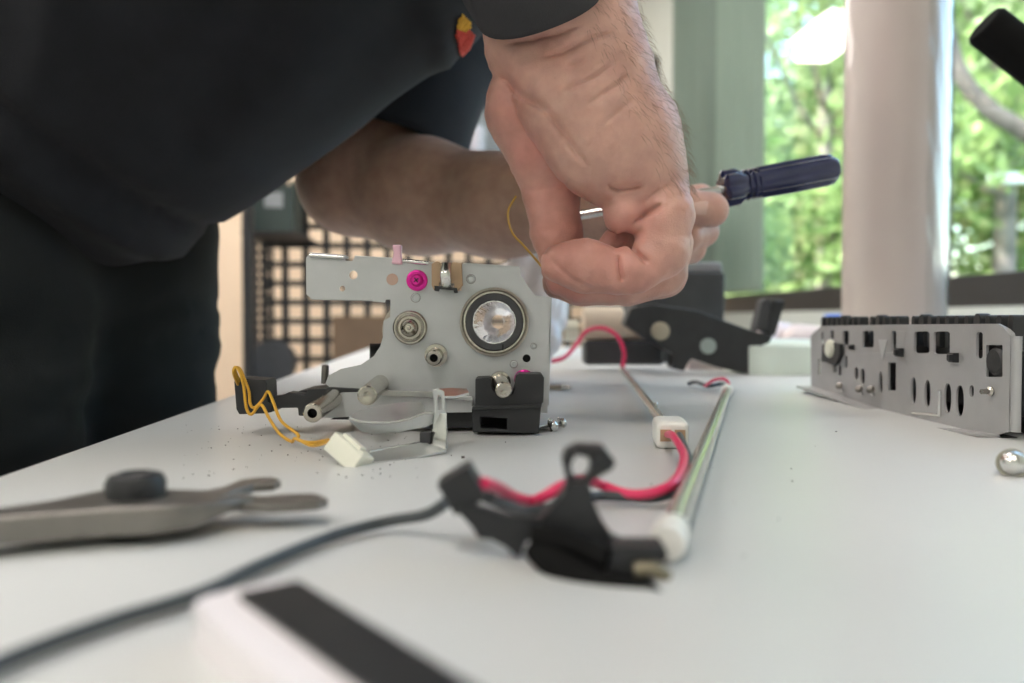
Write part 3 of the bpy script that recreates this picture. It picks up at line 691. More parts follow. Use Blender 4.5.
# ================================================================== RIGHT UNIT
XR = .2275
s8 = 1020 / 224
def c8(*q): return [(800 + x / s8, 300 + y / s8) for x, y in q]
def c8p(x, y, X=XR): return XP(800 + x / s8, 300 + y / s8, X)
ru = thing('printer_guide_frame', T(900, 415), 'long grey slotted metal rail unit with black ribs standing at the right of the table', 'machine part')
def slot(x0, y0, x1, y1, r=40): return c8(*rrect(x0, y0, x1, y1, r))
def rotslot(x0, y0, x1, y1):
    cx, cy, w, h = (x0 + x1) / 2, (y0 + y1) / 2, (x1 - x0) / 2, (y1 - y0) / 2
    return c8(*[(cx + w * math.cos(a), cy + h * math.copysign(abs(math.sin(a)) ** .75, math.sin(a))) for a in [2 * math.pi * i / 20 for i in range(20)]])
ro = c8((100, 118), (400, 112), (900, 108), (925, 122), (945, 150), (958, 160), (950, 598), (905, 612), (760, 590), (600, 562), (420, 515), (230, 450), (50, 392), (48, 165), (70, 140))
rh = [slot(285, 140, 335, 216, 8), slot(520, 143, 590, 242, 12), slot(608, 143, 682, 246, 12), slot(418, 140, 438, 240, 10), slot(803, 145, 832, 268, 14), slot(848, 205, 922, 350, 5),
      rotslot(505, 350, 529, 472), rotslot(567, 363, 594, 488), rotslot(655, 378, 689, 514), rotslot(709, 388, 746, 530), rotslot(771, 388, 792, 443), rotslot(358, 325, 375, 425),
      slot(402, 285, 437, 412, 3), rotslot(276, 312, 295, 385), rotslot(248, 305, 266, 365), slot(195, 140, 222, 205, 4), slot(138, 138, 154, 176, 4), slot(96, 145, 106, 195, 4), slot(150, 285, 166, 330, 4), slot(205, 255, 216, 310, 4), slot(82, 270, 93, 340, 3), slot(175, 300, 188, 345, 3), slot(110, 250, 134, 285, 3)]
plate_x('slotted_plate', ro, XR, .0012, M['sheet2'], ru, rh, bevel=.0003)
# rolled near edge flange and bottom lip
a, b = c8p(955, 165), c8p(948, 598)
tube('rolled_edge', [a + Vector((.002, -.002, 0)), b + Vector((.002, -.002, 0))], .0022, M['sheet2'], ru, k=0, seg=16)
plate_x('end_flange', c8((905, 112), (940, 130), (960, 150), (966, 170), (964, 590), (950, 598), (950, 170)), XR + .002, .002, M['sheet2'], ru, bevel=.0005)
bl = [c8p(x, y) for x, y in ((50, 392), (230, 450), (420, 515), (600, 562), (760, 590), (905, 612))]
V = []; Fc = []
for w in bl: V += [w, w + Vector((-.011, 0, .0002)), w + Vector((-.011, 0, -.0010)), w + Vector((.001, 0, -.0012))]
for i in range(len(bl) - 1):
    for j in range(4): Fc.append((4 * i + j, 4 * i + (j + 1) % 4, 4 * i + 4 + (j + 1) % 4, 4 * i + 4 + j))
Fc += [(0, 1, 2, 3), tuple(4 * (len(bl) - 1) + j for j in range(4))]
mk('bottom_lip', V, Fc, M['sheet2'], ru)
yn, yf = c8p(940, 300).y, c8p(60, 300).y
zt = c8p(900, 112).z
V, Fc = merge(box_geo((XR + .026, (yn + yf) / 2, TT + .028), (.034, yf - yn - .004, .036)), box_geo((XR + .030, (yn + yf) / 2, TT + .007), (.02, yf - yn - .03, .014)))
mk('black_body', V, Fc, M['blackp'], ru, bevel=.001)
ny = 26
for i in range(ny):
    y = yn + .004 + (yf - yn - .010) * i / (ny - 1)
    if i in (11, 17): continue
    w_ = .0029 if i % 6 == 3 else .0020
    pr_ = [(-w_, -.014)] + [(w_ * math.cos(math.radians(t_)), .0012 + w_ * math.sin(math.radians(t_))) for t_ in range(0, 181, 22)][::1] 
    pr_ = [(-w_, -.014), (w_, -.014)] + [(w_ * math.cos(math.radians(t_)), .0012 + w_ * math.sin(math.radians(t_))) for t_ in range(0, 181, 30)]
    V, Fc = plate_geo(pr_, [], (XR + .004, y, zt + .0014), (0, 1, 0), (0, 0, 1), .006)
    mk('rib', V, Fc, M['blackp'], ru, bevel=.0004)
for x, y in ((705, 262), (457, 238), (237, 215)):
    s_ = 1 if x > 300 else .7
    w = c8p(x + 6, y)
    V, Fc = merge(box_geo(w + Vector((-.0008, 0, 0)), (.0045 * s_, .0052 * s_, .0050 * s_)), box_geo(w + Vector((-.0034 * s_, -.001, 0)), (.0028, .0034 * s_, .0034 * s_)))
    mk('black_peg', V, Fc, M['blackp'], ru, bevel=.0005)
lathe('round_sensor', [(0, 0), (.0068, 0), (.0068, .003), (.0055, .0045), (0, .0048)], c8p(884, 280) + Vector((.004, 0, 0)), (-1, 0, 0), M['blackp'], ru)
plate_x('emboss_mark', c8((628, 415), (640, 412), (638, 530), (508, 518), (508, 510), (626, 520)), XR - .0006, .0007, M['bright'], ru)
plate_x('emboss_triangle', c8((355, 180), (398, 180), (374, 272)), XR - .0003, .0004, M['sheet'], ru)
lathe('small_screw', [(0, 0), (.0022, 0), (.0022, .0012), (.0012, .0022), (.0012, .006), (0, .006)], c8p(872, 416), (-1, -.3, 0), M['nickel'], ru, 20)
lathe('ivory_gear', [(0, 0), (.0062, 0), (.0062, .0025), (.005, .0035), (0, .0035)], c8p(146, 222, XR - .002), (-1, 0, 0), M['whitep'], ru, 20)
plate_x('gear_housing', c8((100, 205), (130, 190), (180, 200), (182, 245), (165, 285), (150, 300), (120, 285), (95, 280)), XR - .003, .003, M['blackp'], ru, bevel=.0005)
box('foot', c8p(905, 612) + Vector((.004, .004, -.004)), (.008, .012, .006), M['blackp'], ru)
box('foot', (bl[0].x, bl[0].y + .004, (bl[0].z + TT) / 2 - .0006), (.005, .004, bl[0].z - TT - .0004), M['nickel'], ru)
for i, (x, y) in enumerate(((180, 385), (270, 400), (322, 402))):
    w = c8p(x, y, XR - .004); o = thing('loose_screw', w, ['small silver screw on the rail lip near the ivory gear', 'small silver screw on the rail lip, middle one of three', 'small silver screw on the rail lip nearest the long slots'][i], 'screw')
    w2 = w + Vector((0, 0, -.001))
    lathe('head', [(0, 0), (.0026, 0), (.0026, .0010), (.0018, .0020), (0, .0023)], w2, (-.6, -.4, .6), M['steel'], o, 20)
    lathe('shank', [(0, 0), (.0012, 0), (.0012, .006), (0, .007)], w2, (.5, .5, -.5), M['bright'], o, 14)

# ================================================================== THINGS FARTHER BACK ON THE TABLE
s5 = 1024 / 240
def c5(*q): return [(620 + x / s5, 260 + y / s5) for x, y in q]
YF = .80
fb = thing('black_bracket', T(700, 376), 'large tilted black bracket with two pale round bosses behind the hand', 'machine part')
plate_y('bracket_body', c5((20, 272), (45, 205), (150, 188), (330, 215), (560, 300), (655, 322), (640, 352), (592, 372), (556, 490), (430, 462), (310, 420), (292, 440), (276, 476), (224, 465), (228, 400), (130, 345)), YF, .03, M['blackp'], fb, bevel=.002)
plate_y('prong', c5((576, 300), (608, 170), (640, 160), (640, 310)), YF + .004, .02, M['greyp'], fb, bevel=.002)
plate_y('prong', c5((625, 312), (655, 165), (706, 176), (662, 325)), YF + .002, .02, M['blackp'], fb, bevel=.002)
lathe('cream_boss', [(0, 0), (.0092, 0), (.0092, .004), (.006, .006), (0, .006)], P(660, 331, YF), (0, -1, 0), M['boss'], fb)
lathe('white_boss', [(0, 0), (.0080, 0), (.0080, .002), (0, .003)], P(708, 346, YF), (0, -1, 0), M['greyboss'], fb)
s4 = 683 / 140
def c4p(x, y, Y): return P(540 + x / s4, 260 + y / s4, Y)
sp = thing('cream_spool', c4p(310, 400, .86), 'cream plastic spool lying behind the metal plate at the far side', 'spool')
sp.location.z = TT; WL[sp].z = TT
tube('axle', [c4p(50, 345, .88), c4p(530, 352, .86)], .0095, M['cream'], sp, k=0, seg=24)
lathe('hub', [(.018, -.024), (.021, -.023), (.021, .018), (.018, .02)], c4p(315, 320, .87), (1, 0, 0), M['cream'], sp)
lathe('sleeve', [(0, -.04), (.0115, -.04), (.0115, -.026), (0, -.026)], c4p(300, 345, .87), (1, 0, 0), M['whitep'], sp)
box('cradle', c4p(400, 432, .865) + Vector((0, 0, -.004)), (.085, .035, .026), M['greyp'], sp, bevel=.004)
gb = thing('grey_carton', T(690, 350), 'dark grey box with a pale lid behind the large black bracket', 'box')
box('carton', P(680, 298, 1.02) + Vector((0, .06, -.025)), (.115, .12, .115), M['greyp'], gb, bevel=.003)
tp = P(680, 298, 1.02).z - .025 + .0575
box('lid', (P(705, 272, 1.02).x, 1.08, tp + .007), (.05, .10, .014), M['greybox'], gb, bevel=.003)
# pale cloth heap with a blue tag, pale pad
def cloth_fn(p):
    d = rc(p, (.42, 1.30, TT + .01), (.60, 1.30, TT + .012), .035, .032)
    for i in range(9):
        a = np.array((.40 + .025 * i, 1.27 + .02 * math.sin(i * 2.1), TT + .022 + .010 * math.sin(i * 1.3)))
        d = smin(d, rc(p, a, a + np.array((.03, .05 * math.cos(i), .004)), .022, .014), .008)
    return np.maximum(d, TT + .0008 - p[..., 2])
V, Q = sdf(cloth_fn, (.33, 1.2, TT - .004), (.68, 1.42, TT + .09), .006)
o = fin('crumpled_cloth', np_mesh('crumpled_cloth', V, Q, (.5, 1.3, TT)), (.5, 1.3, TT), M['paper'], angle=180, label='crumpled pale pink cloth heaped behind the black bracket prongs', cat='cloth')
box('blue_tag', tuple(P(833, 321, 1.252)), (.022, .02, .022), M['blue'], o, bevel=.002)
V = [T(764, 378, 0), T(900, 378, 0)]
def pad_geo():
    x0, x1, y0, y1 = .235, .40, .79, 1.10
    return plate_geo(rrect(x0, y0, x1, y1, .02, 5), [], (0, 0, TT), (1, 0, 0), (0, 1, 0), .029)
mk('foam_pad', *pad_geo(), M['pad'], bevel=.01, label='pale green-white foam pad between the black bracket and grey rail', cat='pad')
mk('pink_block', *box_geo((P(703, 367, .90).x, .90, TT + .0075), (.045, .05, .015)), M['paper'], bevel=.002, label='small pale pink block seen under the large black bracket', cat='block')
def bag_fn(p):
    d = rc(p, (.012, .72, TT + .02), (.024, .73, TT + .095), .024, .020)
    for i in range(7):
        a = np.array((-.001 + .006 * i, .712 + .010 * math.sin(i * 2.4), TT + .06 + .025 * math.sin(i * 1.9 + 1)))
        d = smin(d, rc(p, a, a + np.array((.012 * math.cos(i * 3), .01, .03)), .016, .010), .006)
    return np.maximum(d, TT + .0005 - p[..., 2])
V, Q = sdf(bag_fn, (-.1, .65, TT - .004), (.11, .80, TT + .13), .004)
fin('plastic_bag', np_mesh('plastic_bag', V, Q, (0, .73, TT)), (0, .73, TT), M['whitebody'], angle=180, label='crumpled white plastic bag just behind the metal side plate', cat='bag')
pn = thing('metal_pin', T(560, 388), 'small dark pin with a bright pointed tip beside the metal plate', 'pin')
a, b = T(545, 387, .002), T(572, 388, .002)
lathe('pin_body', [(0, 0), (.0022, 0), (.0022, (b - a).length * .62), (0, (b - a).length * .63)], a, b - a, M['bronze'], pn, 16)
lathe('tip', [(.0020, (b - a).length * .62), (.0018, (b - a).length * .85), (.0004, (b - a).length)], a, b - a, M['bright'], pn, 16)
# wrapped roll / post
wr = thing('wrapped_roll', (.4295, .90, TT), 'tall pale roll wrapped in clear plastic film standing before the window', 'roll')
lathe('roll_core', [(.018, 0), (.0535, 0), (.0535, .80), (.018, .80)], (.4295, .90, TT), (0, 0, 1), M['roll'], wr, 64)
V = []; Fc = []; nz_, na = 60, 16
for i in range(nz_ + 1):
    z = .02 + .76 * i / nz_
    for j in range(na + 1):
        a = math.radians(-80 + 95 * j / na); fl = max(0, (j - 9) / 7)
        r = .0545 + .0012 * math.sin(j * 1.9 + i * .8) + fl * fl * (.012 * math.exp(-((z - .05) / .10) ** 2) + .003 * random.random() + .0035 * (1 + math.sin(i * .9)) * .5)
        V.append(Vector((.4295 + r * math.cos(a), .90 + r * math.sin(a), TT + z)))
for i in range(nz_):
    for j in range(na): q_ = i * (na + 1) + j; Fc.append((q_, q_ + 1, q_ + na + 2, q_ + na + 1))
mk('clear_film', V, Fc, M['film'], wr, label='clear plastic film with loose ragged edge')
# black articulated tube, upper right
at_ = thing('flexible_arm', (.66, .62, TT), 'black tube arm reaching into the upper right corner before the window', 'equipment arm')
e0 = P(984, 24, .60); dd = (P(1050, 76, .60) - e0).normalized()
lathe('arm_tube', [(0.010, 0), (.0135, 0), (.0155, .003), (.0155, .33), (0.010, .33)], e0, dd, M['matte'], at_, 32)
e1 = e0 + dd * .33
tube('stand_post', [(e1.x, e1.y, TT), (e1.x, e1.y, e1.z + .01)], .016, M['matte'], at_, k=0, seg=20)
lathe('stand_base', [(0, 0), (.06, 0), (.06, .01), (.02, .018), (0, .018)], (e1.x, e1.y, TT), (0, 0, 1), M['matte'], at_)

# ================================================================== SCREWDRIVER
sd = thing('screwdriver', P(720, 190, .515), 'screwdriver with a dark blue fluted handle held in the far hand', 'screwdriver')
a, b = P(548, 221, .516), P(725, 189, .522); e = P(838, 168, .530)
tube('shaft', [a, a + (b - a) * .06, b], [.0012, .0030, .0030], M['shaft'], sd, k=0, seg=20)
d = (e - b).normalized(); L = (e - b).length
def fluted(prof, O, axis, seg=48, nf=6, amt=.10):
    O, ax = Vector(O), Vector(axis).normalized(); a1 = ax.cross(Vector((0, 0, 1))).normalized(); a2 = ax.cross(a1); V = []; Fc = []
    for r, z, f in prof:
        for j in range(seg):
            an = 2 * math.pi * j / seg; rr = max(1e-5, r * (1 - amt * f * (0.5 + 0.5 * math.cos(nf * an)) ** 2)); V.append(O + ax * z + (a1 * math.cos(an) + a2 * math.sin(an)) * rr)
    for i in range(len(prof) - 1):
        for j in range(seg): Fc.append((i * seg + j, i * seg + (j + 1) % seg, (i + 1) * seg + (j + 1) % seg, (i + 1) * seg + j))
    Fc += [tuple(range(seg)), tuple((len(prof) - 1) * seg + j for j in range(seg))]; return V, Fc
g = fluted([(.0, 0, 0), (.010, 0, 1), (.0122, .0015, 1), (.0122, .010, 1), (.0098, .0135, .6), (.0092, .018, .4), (.0098, .022, .6), (.0104, .026, 1), (.0108, L * .6, 1), (.0106, L - .008, 1), (.0100, L - .003, .5), (.0075, L, .2), (0, L + .0005, 0)], b - d * .002, d, amt=.22)
mk('handle', *g, M['handle'], sd)
for z in (.0135, .017, .0205): lathe('grip_ring', [(.0090, z), (.0103, z + .0006), (.0103, z + .0016), (.0090, z + .0022)], b, d, M['handle'], sd)

# ================================================================== PERSON
YH = .395
def hp(px, py, dy=0.0): return NP(px, py, YH + dy * .001)
SK = F / YH / 1000            # pixels per mm at the hand
def rp(px): return px / SK * .001
def hand_fn(p):
    # forearm and palm
    W0 = np.array((-.055, .235, 1.095))
    arm = chain(p, [W0, hp(552, -8, -2), hp(566, 30, 2)], [.043, .0315, .0325], .012)
    arm = smin(arm, rc(p, hp(534, 6, 4), hp(527, 50, 6), .021, .020), .014)
    arm = smin(arm, rc(p, hp(588, 5, -4), hp(600, 60, -4), rp(40), rp(44)), .012)
    palm = chain(p, [hp(570, 45, 0), hp(596, 90, -3), hp(622, 140, -4), hp(640, 172, -2)], [rp(50), rp(52), rp(50), rp(44)], .012)
    palm = smin(palm, rc(p, hp(560, 90, -6), hp(585, 125, -9), rp(38), rp(36)), .012)
    palm = smin(palm, rc(p, hp(640, 130, 14), hp(655, 190, 22), rp(40), rp(36)), .014)
    palm = smin(palm, chain(p, [hp(528, 62, -2), hp(560, 108, -9), hp(592, 158, -11), hp(612, 172, -10)], [rp(18), rp(24), rp(26), rp(22)], .012), .020)
    # thenar and thumb
    th = chain(p, [hp(528, 70, 11), hp(531, 110, 14), hp(545, 152, 16)], [rp(33), rp(42), rp(38)], .012)
    thb = chain(p, [hp(546, 158, 14), hp(551, 190, 15), hp(556, 232, 12)], [rp(33), rp(28), rp(26)], .006)
    thb = smin(thb, rc(p, hp(557, 234, 12), hp(560, 268, 6), rp(25), rp(19)), .004)
    th = smin(th, thb, .007)
    d = smin(arm, palm, .012); d = smin(d, th, .0016)
    # front finger (little / ring): base pad, proximal, middle, distal
    f1 = rc(p, hp(630, 196, -8), hp(628, 214, -10), rp(25), rp(24))
    f1b = chain(p, [hp(655, 188, -2), hp(662, 215, -8), hp(660, 246, -10)], [rp(32), rp(30), rp(27)], .004)
    f2 = chain(p, [hp(662, 252, -10), hp(634, 268, -14), hp(622, 272, -15)], [rp(26), rp(24), rp(22)], .003)
    f3 = chain(p, [hp(614, 271, -15), hp(585, 266, -13), hp(562, 263, -10)], [rp(23), rp(25), rp(21)], .004)
    fa = smin(f1b, f2, .002); fa = smin(fa, f3, .0012); fa = smin(fa, f1, .0018)
    d = smin(d, fa, .0022)
    # fingers behind it
    for i, (dy, ox, oy) in enumerate(((3, 0, 6), (18, 2, 9), (32, -6, 8))):
        c = chain(p, [hp(652, 190, 14 + 8 * i), hp(664 + ox, 235 + oy, dy + 2), hp(661 + ox, 264 + oy, dy)], [rp(32), rp(26), rp(25)], .004)
        c = smin(c, chain(p, [hp(661 + ox, 266 + oy, dy), hp(628, 277 + oy * .75, dy - 1), hp(612, 278 + oy * .7, dy - 1)], [rp(24), rp(22), rp(21)], .003), .002)
        c = smin(c, chain(p, [hp(608, 278 + oy * .7, dy - 1), hp(580, 276 + oy, dy), hp(562 - 2 * i, 273 + oy + i, dy)], [rp(22), rp(21), rp(17)], .003), .002)
        d = smin(d, c, .0015)
    # inner curled finger seen through the opening
    c = chain(p, [hp(640, 235, 8), hp(618, 246, 8), hp(606, 258, 6)], [rp(20), rp(18), rp(16)], .003)
    d = smin(d, c, .0015)
    # creases carved into the side that faces out
    x = p[..., 0]; z = p[..., 2]; front = 1 / (1 + np.exp((p[..., 1] - (YH + .004)) / .004))
    def crease(pl_, w, dep, fade):
        dd_ = seg2(x, z, pl_); e_ = np.minimum(np.hypot(x - pl_[0][0], z - pl_[0][1]), np.hypot(x - pl_[-1][0], z - pl_[-1][1]))
        amp = np.clip(.15 + e_ / fade, 0, 1) * front * dep * .001
        return amp * (1.25 * np.exp(-(dd_ / (w * .00075)) ** 2) + .75 * np.exp(-(dd_ / (w * .0026)) ** 2))
    k1 = 1015 / 260; k2 = 1004 / 250
    for pts, w, dep in (([(90, 182), (200, 188), (300, 180), (380, 155)], 1.1, 1.3), ([(230, 262), (310, 250), (400, 210), (520, 168)], 1.3, 1.2), ([(330, 315), (380, 290), (420, 260)], 1.6, 1.0),
                        ([(300, 415), (350, 385), (440, 345), (530, 270)], 1.5, 1.1), ([(390, 470), (480, 400), (580, 330)], 1.5, .9), ([(420, 560), (520, 480), (600, 410)], 1.6, .5), ([(95, 215), (60, 240)], 1.2, .8),
                        ([(50, 245), (110, 300), (160, 385), (260, 465), (310, 540), (410, 680)], 1.5, 1.3)):
        d = d + crease([(lambda q: (q[0], q[2]))(NP(480 + a / k1, b / k1, YH - .012)) for a, b in pts], w, dep, .009)
    for pts, w, dep in (([(460, 190), (510, 208), (560, 200), (610, 190)], 1.3, 1.6), ([(520, 372), (575, 380)], 1.2, 1.6), ([(560, 345), (590, 320), (640, 290), (690, 262)], 1.5, 1.8),
                        ([(556, 392), (572, 450), (622, 505)], 1.6, 2.4), ([(510, 462), (506, 500), (508, 535), (524, 578)], 1.3, 1.7), ([(580, 270), (620, 250), (680, 190)], 1.6, .7),
                        ([(120, 168), (200, 180), (260, 175), (320, 165)], 1.3, .9), ([(230, 405), (300, 425)], 1.2, .5), ([(190, 400), (250, 490), (320, 560), (420, 610)], 1.2, .45), ([(730, 235), (775, 225)], 1.5, .6), ([(735, 290), (775, 300)], 1.5, .6),
                        ([(200, 340), (260, 352), (330, 345)], 1.3, .35)):
        d = d + crease([(lambda q: (q[0], q[2]))(NP(490 + a / k2, 140 + b / k2, YH - .014)) for a, b in pts], w, dep, .003)
    # ulnar edge tendon ridges
    d = d + .00012 * (np.sin(x * 610 + z * 330 + 2 * np.sin(z * 210)) * np.sin(z * 520 + 1.5 * np.sin(x * 300)) + np.sin(x * 340 - z * 700 + 1.3 * np.sin(x * 520)))
    return d
lo = np.min([NP(470, 330, .37), NP(470, 320, .47)], 0); 
V1, Q1 = sdf(hand_fn, (-.06, .315, .80), (.105, .47, 1.02), .0009)
EL, WRL = NP(352, 181, .68), NP(598, 210, .565)
SHL = np.array((-.03, .79, 1.15))
def lhand_fn(p):
    d = chain(p, [SHL, NP(445, 50, .74), NP(405, 125, .702), EL], [.052, .050, .046, .043], .02)
    d = smin(d, chain(p, [EL, NP(420, 196, .65), NP(500, 206, .605), WRL], [.040, .0440, .0355, .029], .02), .02)
    d = smin(d, rc(p, WRL, NP(648, 212, .548), .027, .028), .015)
    d = smin(d, rc(p, NP(620, 200, .545), NP(655, 232, .55), .024, .024), .015)
    for i, (y0, pts) in enumerate((
        (200, [(660, 205, .556), (700, 200, .556), (712, 207, .530), (690, 214, .514), (668, 215, .512)]),
        (222, [(660, 222, .556), (694, 224, .552), (703, 231, .530), (686, 236, .512), (664, 236, .512)]),
        (240, [(650, 240, .556), (682, 244, .550), (690, 248, .530), (672, 252, .514), (655, 250, .514)]),
        (250, [(640, 252, .556), (664, 258, .550), (670, 262, .532), (655, 264, .518), (642, 262, .518)]))):
        c = chain(p, [NP(*q) for q in pts], [.011, .0105, .010, .0095, .0085], .003); d = smin(d, c, .002)
    th = chain(p, [NP(630, 192, .53), NP(672, 203, .508), NP(711, 210, .502)], [.015, .0115, .0104], .005)
    th = smin(th, rc(p, NP(711, 210, .502), NP(694, 206, .497), .0104, .0090), .003)
    d = smin(d, th, .003)
    sh = rc(p, np.array(P(548, 221, .516)), np.array(P(760, 182, .524)), .0026, .0026)
    return np.maximum(d, -sh)
V2, Q2 = sdf(lhand_fn, (-.2, .48, .80), (.16, .86, 1.22), .0018)
HC_ = np.array((.13, .57, 1.25))
fwd = np.array((.62, 0, -.78)); upv = np.array((.78, 0, .62)); sid = np.array((0, 1, 0.))
def hd(a, b, c): return HC_ + fwd * a + sid * b + upv * c
def head_fn(p):
    q = p - HC_; a, b, c = q @ fwd, q @ sid, q @ upv
    d = (np.sqrt((a / .095) ** 2 + (b / .076) ** 2 + ((c - .02) / .10) ** 2) - 1) * .08
    d = smin(d, rc(p, hd(.04, 0, -.05), hd(.055, 0, -.085), .058, .035), .03)
    d = smin(d, rc(p, hd(.088, 0, .005), hd(.108, 0, -.022), .009, .012), .008)
    d = smin(d, rc(p, hd(.08, -.035, .018), hd(.08, .035, .018), .012, .012), .012)
    for s in (-1, 1):
        d = smin(d, rc(p, hd(0, s * .078, .01), hd(-.005, s * .082, -.03), .012, .008), .006)
        d = np.maximum(d, -(np.linalg.norm(p - hd(.088, s * .032, -.002), axis=-1) - .011))
        d = smin(d, np.linalg.norm(p - hd(.079, s * .032, -.002), axis=-1) - .0115, .001)
    d = smin(d, rc(p, hd(.078, -.02, -.05), hd(.078, .02, -.05), .010, .010), .008)
    d = d + .003 * np.exp(-(np.hypot(a - .095, c + .05) / .003) ** 2) * (np.abs(b) < .025)
    d = smin(d, rc(p, hd(-.03, 0, -.05), np.array((-.02, .585, 1.20)), .055, .062), .03)
    return d
V3, Q3 = sdf(head_fn, (-.12, .44, 1.08), (.28, .70, 1.42), .004)
def core_fn(p):
    d = chain(p, [np.array((-.02, .585, 1.20)), np.array((-.14, .59, 1.13)), np.array((-.42, .60, .95))], [.07, .115, .12], .05)
    d = smin(d, rc(p, np.array((-.09, .46, 1.19)), SHL, .055, .055), .05)
    d = smin(d, rc(p, np.array((-.09, .46, 1.19)), np.array((-.055, .235, 1.095)), .048, .04), .03)
    for (x0, y0, x1, y1) in ((-.38, .66, -.36, .64), (-.42, .52, -.40, .47)):
        d = smin(d, chain(p, [np.array((x0, y0, .93)), np.array((x1, y1, .55)), np.array((x1 - .02, y1, .08))], [.09, .06, .04], .03), .04)
    return d
V4, Q4 = sdf(core_fn, (-.58, .15, .02), (.10, .88, 1.32), .012)
Vs = [V1, V2, V3, V4]; Qs = []; n = 0
for v, q_ in zip(Vs, (Q1, Q2, Q3, Q4)): Qs.append(q_ + n); n += len(v)
VB = np.concatenate(Vs); QB = np.concatenate(Qs)
OB = (-.38, .58, 0.0)
me = np_mesh('person', VB, QB, OB)
# natural skin pigment: pinker thenar and fingers, tanner forearms
base = np.tile(np.array((.60, .372, .305)), (len(VB), 1))
pink = np.array((.62, .285, .245)); tan_ = np.array((.52, .345, .27))
def blend(c, pts, r, amt):
    global base
    w = np.zeros(len(VB))
    for q_ in pts: w = np.maximum(w, np.exp(-(np.linalg.norm(VB - q_, axis=1) / r) ** 2))
    base = base * (1 - amt * w[:, None]) + c * (amt * w[:, None])
blend(pink, [hp(520, 110, 0), hp(530, 150, 0), hp(550, 200, 8), hp(555, 230, 4), hp(600, 262, -15), hp(570, 258, -15), hp(560, 285, 0), hp(620, 230, 0)], .018, .9)
blend(pink, [hp(640, 270, -20), hp(640, 215, -20), hp(560, 60, -20)], .014, .5)
la = VB[:, 1] > .53
w = np.zeros(len(VB)); w[len(V1):len(V1) + len(V2)] = 1
tt = np.clip((VB[:, 0] - .04) / .06, 0, 1)
base = base * (1 - (w * (1 - tt))[:, None]) + tan_ * (w * (1 - tt))[:, None]
ca = me.color_attributes.new('pigment', 'FLOAT_COLOR', 'POINT')
ca.data.foreach_set('color', np.concatenate([base, np.ones((len(VB), 1))], 1).astype(np.float32).ravel())
person = fin('person', me, OB, M['skin'], angle=180, label='person in a black t-shirt and trousers leaning over the table, working with both hands', cat='person')

# nail on the far thumb
def patch(name, center, nrm, up, w, h, m, par):
    nrm = Vector(nrm).normalized(); up = Vector(up); up = (up - nrm * up.dot(nrm)).normalized(); rt = up.cross(nrm); V = []; Fc = []; k = 8
    for i in range(k + 1):
        for j in range(k + 1):
            a, b = i / k * 2 - 1, j / k * 2 - 1; s_ = math.sqrt(max(0, 1 - .35 * b * b))
            V.append(Vector(center) + rt * (a * w * s_) + up * (b * h) - nrm * (a * a * w * .45 + b * b * h * .12))
    for i in range(k):
        for j in range(k): q_ = i * (k + 1) + j; Fc.append((q_, q_ + 1, q_ + k + 2, q_ + k + 1))
    return mk(name, V, Fc, m, par, angle=180)
M['nail'] = mat('finger_nail', (0.66, 0.45, 0.38), 0.25, 0, .04, 100)
patch('thumb_nail', P(697, 205, .4874), (-.15, -1, .25), (-1, 0, .2), .0052, .0065, M['nail'], person)

# arm hair on the ulnar side of the wrist and hand
bvh = BVHTree.FromPolygons([tuple(v) for v in V1], Q1.tolist())
HV = []; HF = []; rnd = random.Random(3); cnt = 0
nrm_all = np.zeros((len(V1), 3))
for q_ in (Q1,):
    e1_ = V1[q_[:, 2]] - V1[q_[:, 0]]; e2_ = V1[q_[:, 3]] - V1[q_[:, 1]]; fn_ = np.cross(e1_, e2_)
    for k_ in range(4): np.add.at(nrm_all, q_[:, k_], fn_)
nrm_all /= np.linalg.norm(nrm_all, axis=1)[:, None] + 1e-12
d_ = V1 - np.array((0, 0, CZ)); pxv = 512 + F * d_[:, 0] / d_[:, 1]; pyv = 320 - F * d_[:, 2] / d_[:, 1]
edge = np.interp(pyv, [0, 40, 90, 140, 165, 200], [622, 636, 656, 676, 686, 690])
cand = np.nonzero((pyv > -30) & (pyv < 190) & (pxv > edge - 52 + pyv * .12))[0]
for i in rnd.sample(list(cand), min(1100, len(cand))):
    p0 = Vector(V1[i]); nn = Vector(nrm_all[i]); L = rnd.uniform(.004, .009)
    dr = (nn * .42 + Vector((.30, -.1, -.95)) + Vector((rnd.gauss(0, .13), rnd.gauss(0, .15), rnd.gauss(0, .12)))).normalized()
    pts = [p0 - nn * .0004, p0 + dr * L * .5 + nn * L * .12, p0 + dr * L + nn * L * .02]
    g = sweep_geo(pts, [.00006, .00005, .00002], 3); n0 = len(HV); HV += g[0]; HF += [tuple(n0 + a for a in f) for f in g[1]]
mk('arm_hair', HV, HF, M['armhair'], person, angle=180)
# head hair and eyes
def hair_fn(p):
    q_ = p - HC_; a, b, c = q_ @ fwd, q_ @ sid, q_ @ upv
    d = (np.sqrt(((a + .008) / .097) ** 2 + (b / .081) ** 2 + ((c - .03) / .10) ** 2) - 1) * .085
    return np.maximum(d, np.minimum(a * .8 - c + .0, .04 + a) * .7 + .0) + .0015 * np.sin(b * 300) * np.sin(a * 200)
V, Q = sdf(hair_fn, (-.08, .44, 1.1), (.28, .70, 1.42), .004)
o = fin('hair', np_mesh('hair', V, Q, OB), OB, M['hair'], person, angle=180)
for s in (-1, 1): lathe('eye', [(0, -.0115), (.006, -.010), (.0105, -.004), (.0115, 0), (.0105, .004), (.006, .010), (0, .0115)], Vector(hd(.0815, s * .032, -.002)), Vector(fwd), M['eye'], person, 20)

